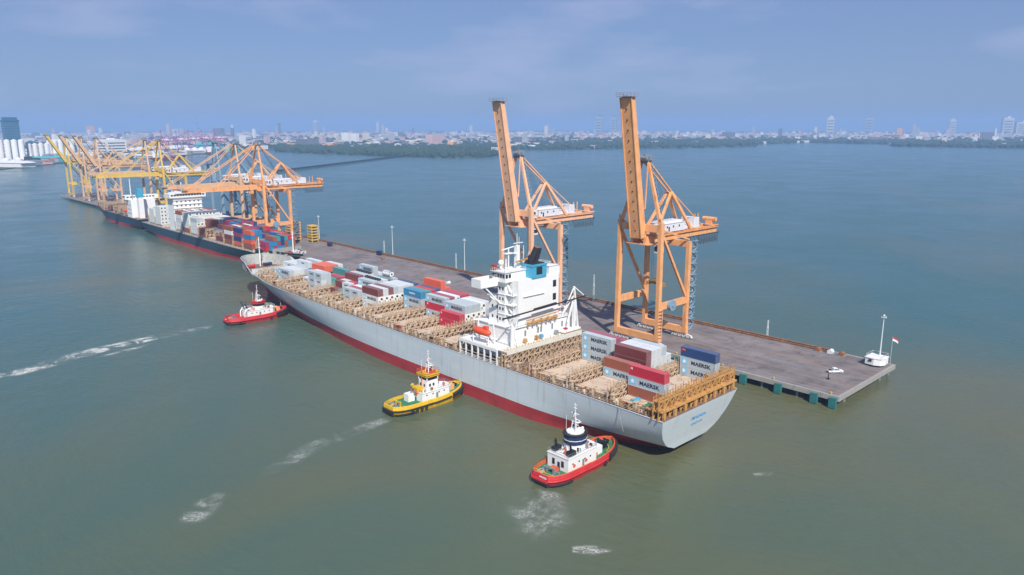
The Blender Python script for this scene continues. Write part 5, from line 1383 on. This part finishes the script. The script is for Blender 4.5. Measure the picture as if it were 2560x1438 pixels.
def inside(p, poly):
    x, y = p; c = False
    for (x0, y0), (x1, y1) in zip(poly, poly[1:] + poly[:1]):
        if (y0 > y) != (y1 > y) and x < (x1 - x0) * (y - y0) / (y1 - y0) + x0: c = not c
    return c
def forest(name, pts, label, rmin=6, rmax=11):
    b = MB(); rr = random.Random(len(pts))
    for (x, y) in pts:
        r = lerp(rmin, rmax, rr.random()); h = r * lerp(.7, 1.15, rr.random())
        i0 = len(b.v); b.ball((x, y, h * .55), r, (1, 1, h / r * .8), n=7)
        for k in range(i0, len(b.v)):
            v = b.v[k]; b.v[k] = (v[0] + rr.uniform(-1, 1) * r * .22, v[1] + rr.uniform(-1, 1) * r * .22, v[2] + rr.uniform(-1, 1) * r * .22)
    return tag(b.build(name, m_leaf), label, 'woodland', kind='stuff')
rf = random.Random(11)
def scatter(n, box, poly, extra=None):
    out = []
    while len(out) < n:
        p = (rf.uniform(box[0], box[1]), rf.uniform(box[2], box[3]))
        if inside(p, poly) and (extra is None or extra(p)): out.append(p)
    return out
forest('mangrove_forest', scatter(2300, (1190, 1640, 1600, 2650), SPIT), 'dark green mangrove spit reaching into the bay before the city', 7, 12)
def near_shore(p):
    a = math.atan2(p[0], p[1])
    best = 1e9
    for (x0, y0), (x1, y1) in zip(SHORE[6:], SHORE[7:]):
        d = Vector((x1 - x0, y1 - y0)); t = clamp((Vector((p[0] - x0, p[1] - y0))).dot(d) / d.length_squared)
        best = min(best, (Vector(p) - Vector((x0, y0)) - d * t).length)
    return rf.random() < math.exp(-best / 160.0)
forest('shore_woodland', scatter(5200, (1300, 5200, 300, 4200), LAND, near_shore), 'band of blue-green woodland along the hazy far shore', 8, 14)
forest('city_trees', scatter(5200, (300, 6200, 300, 5600), LAND, lambda p: p[0] ** 2 + p[1] ** 2 < 6000 ** 2 and (p[0] > p[1] * 1.0 or rf.random() < .3)), 'scattered tree clumps between the hazy far houses', 8, 17)

# buildings
def bmat(n, c): return M(n, c, 0.8, var=0.08, scale=0.02)
BM = {'white': bmat('far_white_wall', (0.78, 0.78, 0.76)), 'cream': bmat('far_cream_wall', (0.70, 0.62, 0.50)), 'pink': bmat('far_pink_wall', (0.62, 0.42, 0.42)),
      'grey': bmat('far_grey_wall', (0.42, 0.43, 0.45)), 'orange': bmat('far_orange_wall', (0.75, 0.38, 0.14)), 'teal': bmat('far_teal_wall', (0.05, 0.42, 0.48)), 'blue': bmat('far_blue_wall', (0.07, 0.22, 0.50))}
RM = {'red': bmat('far_tile_roof', (0.42, 0.17, 0.10)), 'pale': bmat('far_pale_roof', (0.72, 0.74, 0.76)), 'dark': bmat('far_dark_roof', (0.16, 0.17, 0.20)), 'teal': BM['teal']}
m_win = M('far_window_band', (0.08, 0.11, 0.14), 0.3)
def bproto(kind, wall, roof):
    if kind == 'block':
        b = MB().box(-.5, .5, -.5, .5, 0, 1); root = b.build('building', BM[wall], None, world=False)
        q = MB()
        for i in range(1, 6): q.box(-.505, .505, -.42, .42, i / 6 - .045, i / 6 + .02); q.box(-.42, .42, -.505, -.5, i / 6 - .045, i / 6 + .02)
        q.build('window_row', m_win, root, world=False)
        MB().box(-.48, .48, -.48, .48, 1.001, 1.03).box(-.15, .1, -.2, .1, 1.031, 1.12).build('roof', RM[roof], root, world=False)
    else:
        root = MB().box(-.5, .5, -.5, .5, 0, .68).build('building', BM[wall], None, world=False)
        b = MB(); P = [(-.54, -.54, .68), (.54, -.54, .68), (.54, .54, .68), (-.54, .54, .68), (0, -.5 if kind == 'shed' else -.2, 1), (0, .5 if kind == 'shed' else .2, 1)]
        b.v = P; b.f = [(0, 1, 4), (2, 3, 5), (0, 4, 5, 3), (1, 2, 5, 4), (0, 3, 2, 1)]; b.m = [0] * 5; b.build('roof', RM[roof], root, world=False)
    return root
KIND = [('block', 'white', 'pale', 'white flat-roofed building'), ('block', 'cream', 'pale', 'cream flat-roofed building'), ('block', 'grey', 'dark', 'grey flat-roofed building'),
        ('hip', 'white', 'red', 'white house with tiled roof'), ('hip', 'cream', 'red', 'cream house with tiled roof'), ('hip', 'white', 'dark', 'white house with dark roof'),
        ('shed', 'white', 'pale', 'long pale shed'), ('shed', 'grey', 'pale', 'long grey shed'), ('shed', 'teal', 'teal', 'long teal shed'), ('block', 'orange', 'pale', 'orange apartment block'), ('hip', 'pink', 'red', 'pink house with tiled roof'), ('shed', 'blue', 'pale', 'long blue-walled shed')]
WT = [9, 6, 6, 12, 8, 6, 6, 5, 1.5, 1.2, 4, 1.2]
bprotos = {}
def building(k, x, y, w_, d_, h, rz, label=None, group=None, name=None):
    kind, wall, roof, desc = KIND[k]
    if k not in bprotos: o = bprotos[k] = bproto(kind, wall, roof)
    else: o = copy_tree(bprotos[k])
    o.location = (x, y, 1.55); o.scale = (w_, d_, h); o.rotation_euler = (0, 0, rz)
    side = 'on the left shore' if math.atan2(x, y) < math.radians(29) else ('on the middle shore' if math.atan2(x, y) < math.radians(48) else 'on the right shore')
    lab = label or f"small {desc} in the hazy far city {side}"
    return tag(o, lab, 'building', group or (lab[6:] if not label else 'far city landmarks'))
rb2 = random.Random(21); spots = []
tries = 0
while len(spots) < 5200 and tries < 120000:
    tries += 1
    a = math.radians(rb2.uniform(5, 84)); D = 1500 + 7500 * rb2.random() ** 1.25
    p = (math.sin(a) * D, math.cos(a) * D)
    if not inside(p, LAND): continue
    deg = math.degrees(a)
    if deg > 45 and D < 4600 and rb2.random() < .80: continue
    if near_shore(p) and rb2.random() < .5: continue
    spots.append((D, p, rb2.random()))
spots.sort(key=lambda t: t[0])
rest = MB(); rmats = [BM['white'], BM['cream'], BM['grey'], BM['pink'], RM['red'], RM['pale'], RM['dark'], BM['orange']]
for i, (D, p, u) in enumerate(spots):
    k = rb2.choices(range(12), WT)[0]; kind = KIND[k][0]
    if kind == 'block': w_, d_, h = rb2.uniform(14, 34), rb2.uniform(14, 30), rb2.uniform(9, 20)
    elif kind == 'hip': w_, d_, h = rb2.uniform(10, 20), rb2.uniform(12, 26), rb2.uniform(7, 12)
    else: w_, d_, h = rb2.uniform(22, 40), rb2.uniform(45, 110), rb2.uniform(9, 14)
    if rb2.random() < .02: h = rb2.uniform(26, 60)
    if D > 4500: h *= rb2.uniform(.8, 2.2)
    rz = math.radians(rb2.choice((0, 90)) + 20 + rb2.uniform(-8, 8))
    if i < 255: building(k, p[0], p[1], w_, d_, h, rz)
    else:
        c_, s_ = math.cos(rz), math.sin(rz); P = []
        for zz in (1.5, 1.5 + h):
            for sx_, sy_ in ((-1, -1), (1, -1), (1, 1), (-1, 1)):
                x_, y_ = sx_ * w_ / 2, sy_ * d_ / 2; P.append((p[0] + x_ * c_ - y_ * s_, p[1] + x_ * s_ + y_ * c_, zz))
        rest.quadbox(P, rb2.choice((0, 1, 2, 2, 3, 6) if u < .97 else (7,))); rest.m[-5] = rb2.choice((4, 5, 5, 6, 4))
tag(rest.build('distant_city_buildings', rmats), 'countless tiny low buildings of the hazy far city', 'buildings', kind='stuff')

# landmarks
tw = empty('office_tower', (372, 2175, 1.5), 'dark blue glass tower at the far left, tallest building', 'tower')
MB().box(361, 393, 2160, 2190, 1.5, 97).box(363, 391, 2162, 2188, 100.5, 107).box(359.5, 394.5, 2158.5, 2191.5, 97.01, 100.49).build('facade', M('blue_tower_glass', (0.03, 0.13, 0.22), 0.25, var=0.15, scale=0.05), tw)
q = MB()
for i in range(24): q.box(360.7, 393.3, 2159.7, 2190.3, 4 + i * 3.9, 4.5 + i * 3.9)
tag(q.build('floor_band', m_steel, tw), kind='stuff')
def silo_group(x, y, n, dx, dy, r_, h, lab):
    for i in range(n):
        o = MB().tube((0, 0, 0), (0, 0, h), r_, r_, 16).tube((0, 0, h), (0, 0, h + r_ * .4), r_, r_ * .1, 16).build('silo', BM['white'], None, world=False)
        o.location = (x + dx * i, y + dy * i, 1.5); tag(o, lab, 'silo', lab)
silo_group(322, 2085, 5, 13, -6, 6.2, 52, 'tall white silo in the row below the blue tower')
silo_group(478, 2290, 5, 14, 2, 6.2, 46, 'tall white silo in the row right of the blue tower')
silo_group(415, 2200, 4, 14, 5, 6.0, 40, 'pale silo close to the right foot of the blue tower')
silo_group(318, 1930, 2, 24, 2, 8, 14, 'squat round storage tank on the left quay')
silo_group(905, 2480, 4, 26, 8, 11, 13, 'squat white storage tank on the middle left shore')
building(0, 520, 2320, 50, 36, 48, .3, 'tall blank cream block beside the white silos')
building(0, 640, 2330, 60, 50, 46, .3, 'tall blank pale block behind the raised tan cranes')
building(6, 760, 2420, 50, 230, 22, 2.2, 'very long pale warehouse on the left shore behind the cranes')
building(6, 860, 2560, 50, 240, 22, 2.2, 'second very long pale warehouse right of the first')
building(8, 430, 2080, 30, 90, 14, 1.9, 'teal shed on the quay below the blue tower')
building(8, 1100, 2800, 60, 90, 26, 2.0, 'big teal shed on the middle left shore')
building(9, 1480, 2560, 22, 50, 22, 2.2, 'row of orange-striped flats behind the green spit', name='flats')
building(9, 1900, 2350, 24, 60, 24, 2.2, 'orange flats behind the tip of the green spit')
for (x, y, w_, h, lab) in ((6681, 5583, 70, 190, 'blue-grey twin tower on the hazy skyline, left one'), (6840, 5500, 60, 185, 'blue-grey twin tower on the hazy skyline, right one'),
                           (7428, 3244, 62, 165, 'pale lone tower on the right skyline'), (8477, 3281, 70, 175, 'faint blue-grey tower right of the pale lone tower'),
                           (9136, 2655, 60, 150, 'faint pinkish tower on the far right skyline'), (8699, 2038, 90, 160, 'faint tower block at the right edge of the skyline'), (8800, 1930, 120, 120, 'broad faint block at the right edge of the skyline'),
                           (5130, 9295, 50, 150, 'very faint thin tower on the left middle skyline')):
    building(2 if 'blue-grey' in lab else 1, x, y, w_, w_, h, .4, lab)
FC = 'magenta cranes at the distant container terminal'
for i, (x, y) in enumerate(((800, 2400), (880, 2500), (955, 2600), (1035, 2690), (1120, 2790))):
    gantry_crane(y, False, m_cranem, ['leftmost', 'second', 'middle', 'fourth', 'rightmost'][i] + ' of the magenta gantry cranes at the distant terminal', FC, X=x, detail=0, rz=math.radians(-38), Z=1.6, boomlen=38)
# far vessels
def far_ship(x0, y0, L_, m_, lab):
    r = empty('cargo_ship', (x0, y0, 0), lab, 'cargo ship')
    h_, rw_, d_, g_ = make_hull(r, x0, 10, y0 - L_ / 2, y0 + L_ / 2, 8, 1.5, [m_, m_boot], T2, fore=2, rake=8)
    d_.build('deck', m_deck, r); MB().box(x0 - 8, x0 + 8, y0 - L_ / 2 + 8, y0 - L_ / 2 + 22, 8, 24).build('superstructure', m_white, r)
    return r
a = far_ship(700, 2040, 150, m_boot, 'distant red ship moored at the left shore'); a.rotation_euler = (0, 0, math.radians(-50))
a = far_ship(950, 2350, 110, m_cranem, 'distant magenta-brown ship moored at the middle left shore'); a.rotation_euler = (0, 0, math.radians(-50))
# jetty pipeline
jt = empty('jetty', (980, 1576, 0), 'thin dark jetty crossing the water behind the cranes to the green spit', 'jetty')
MB().beam((640, 1326, 2.8), (1310, 1822, 2.8), 7, 2.6).build('deck', m_cable, jt)
q = MB()
for i in range(60):
    t = i / 59; q.cb(lerp(640, 1310, t), lerp(1326, 1822, t), -1, 1.6, 1.6, 2.7)
tag(q.build('pile', m_cable, jt), kind='stuff')

#@@HAZE
hz = MB().box(-8990, 13490, -5990, 13490, -1.0, 200.0).build('haze', bpy.data.materials.new('haze_air'))
hm = hz.data.materials[0]; hm.use_nodes = True; hn = hm.node_tree.nodes
hn.remove(hn['Principled BSDF']); pv = hn.new('ShaderNodeVolumePrincipled')
pv.inputs['Color'].default_value = (0.40, 0.62, 1.0, 1); pv.inputs['Density'].default_value = 1.5e-4; pv.inputs['Anisotropy'].default_value = 0.0
hm.node_tree.links.new(pv.outputs['Volume'], hn['Material Output'].inputs['Volume'])
tag(hz, 'pale blue haze over the harbour and city', 'haze', kind='stuff')
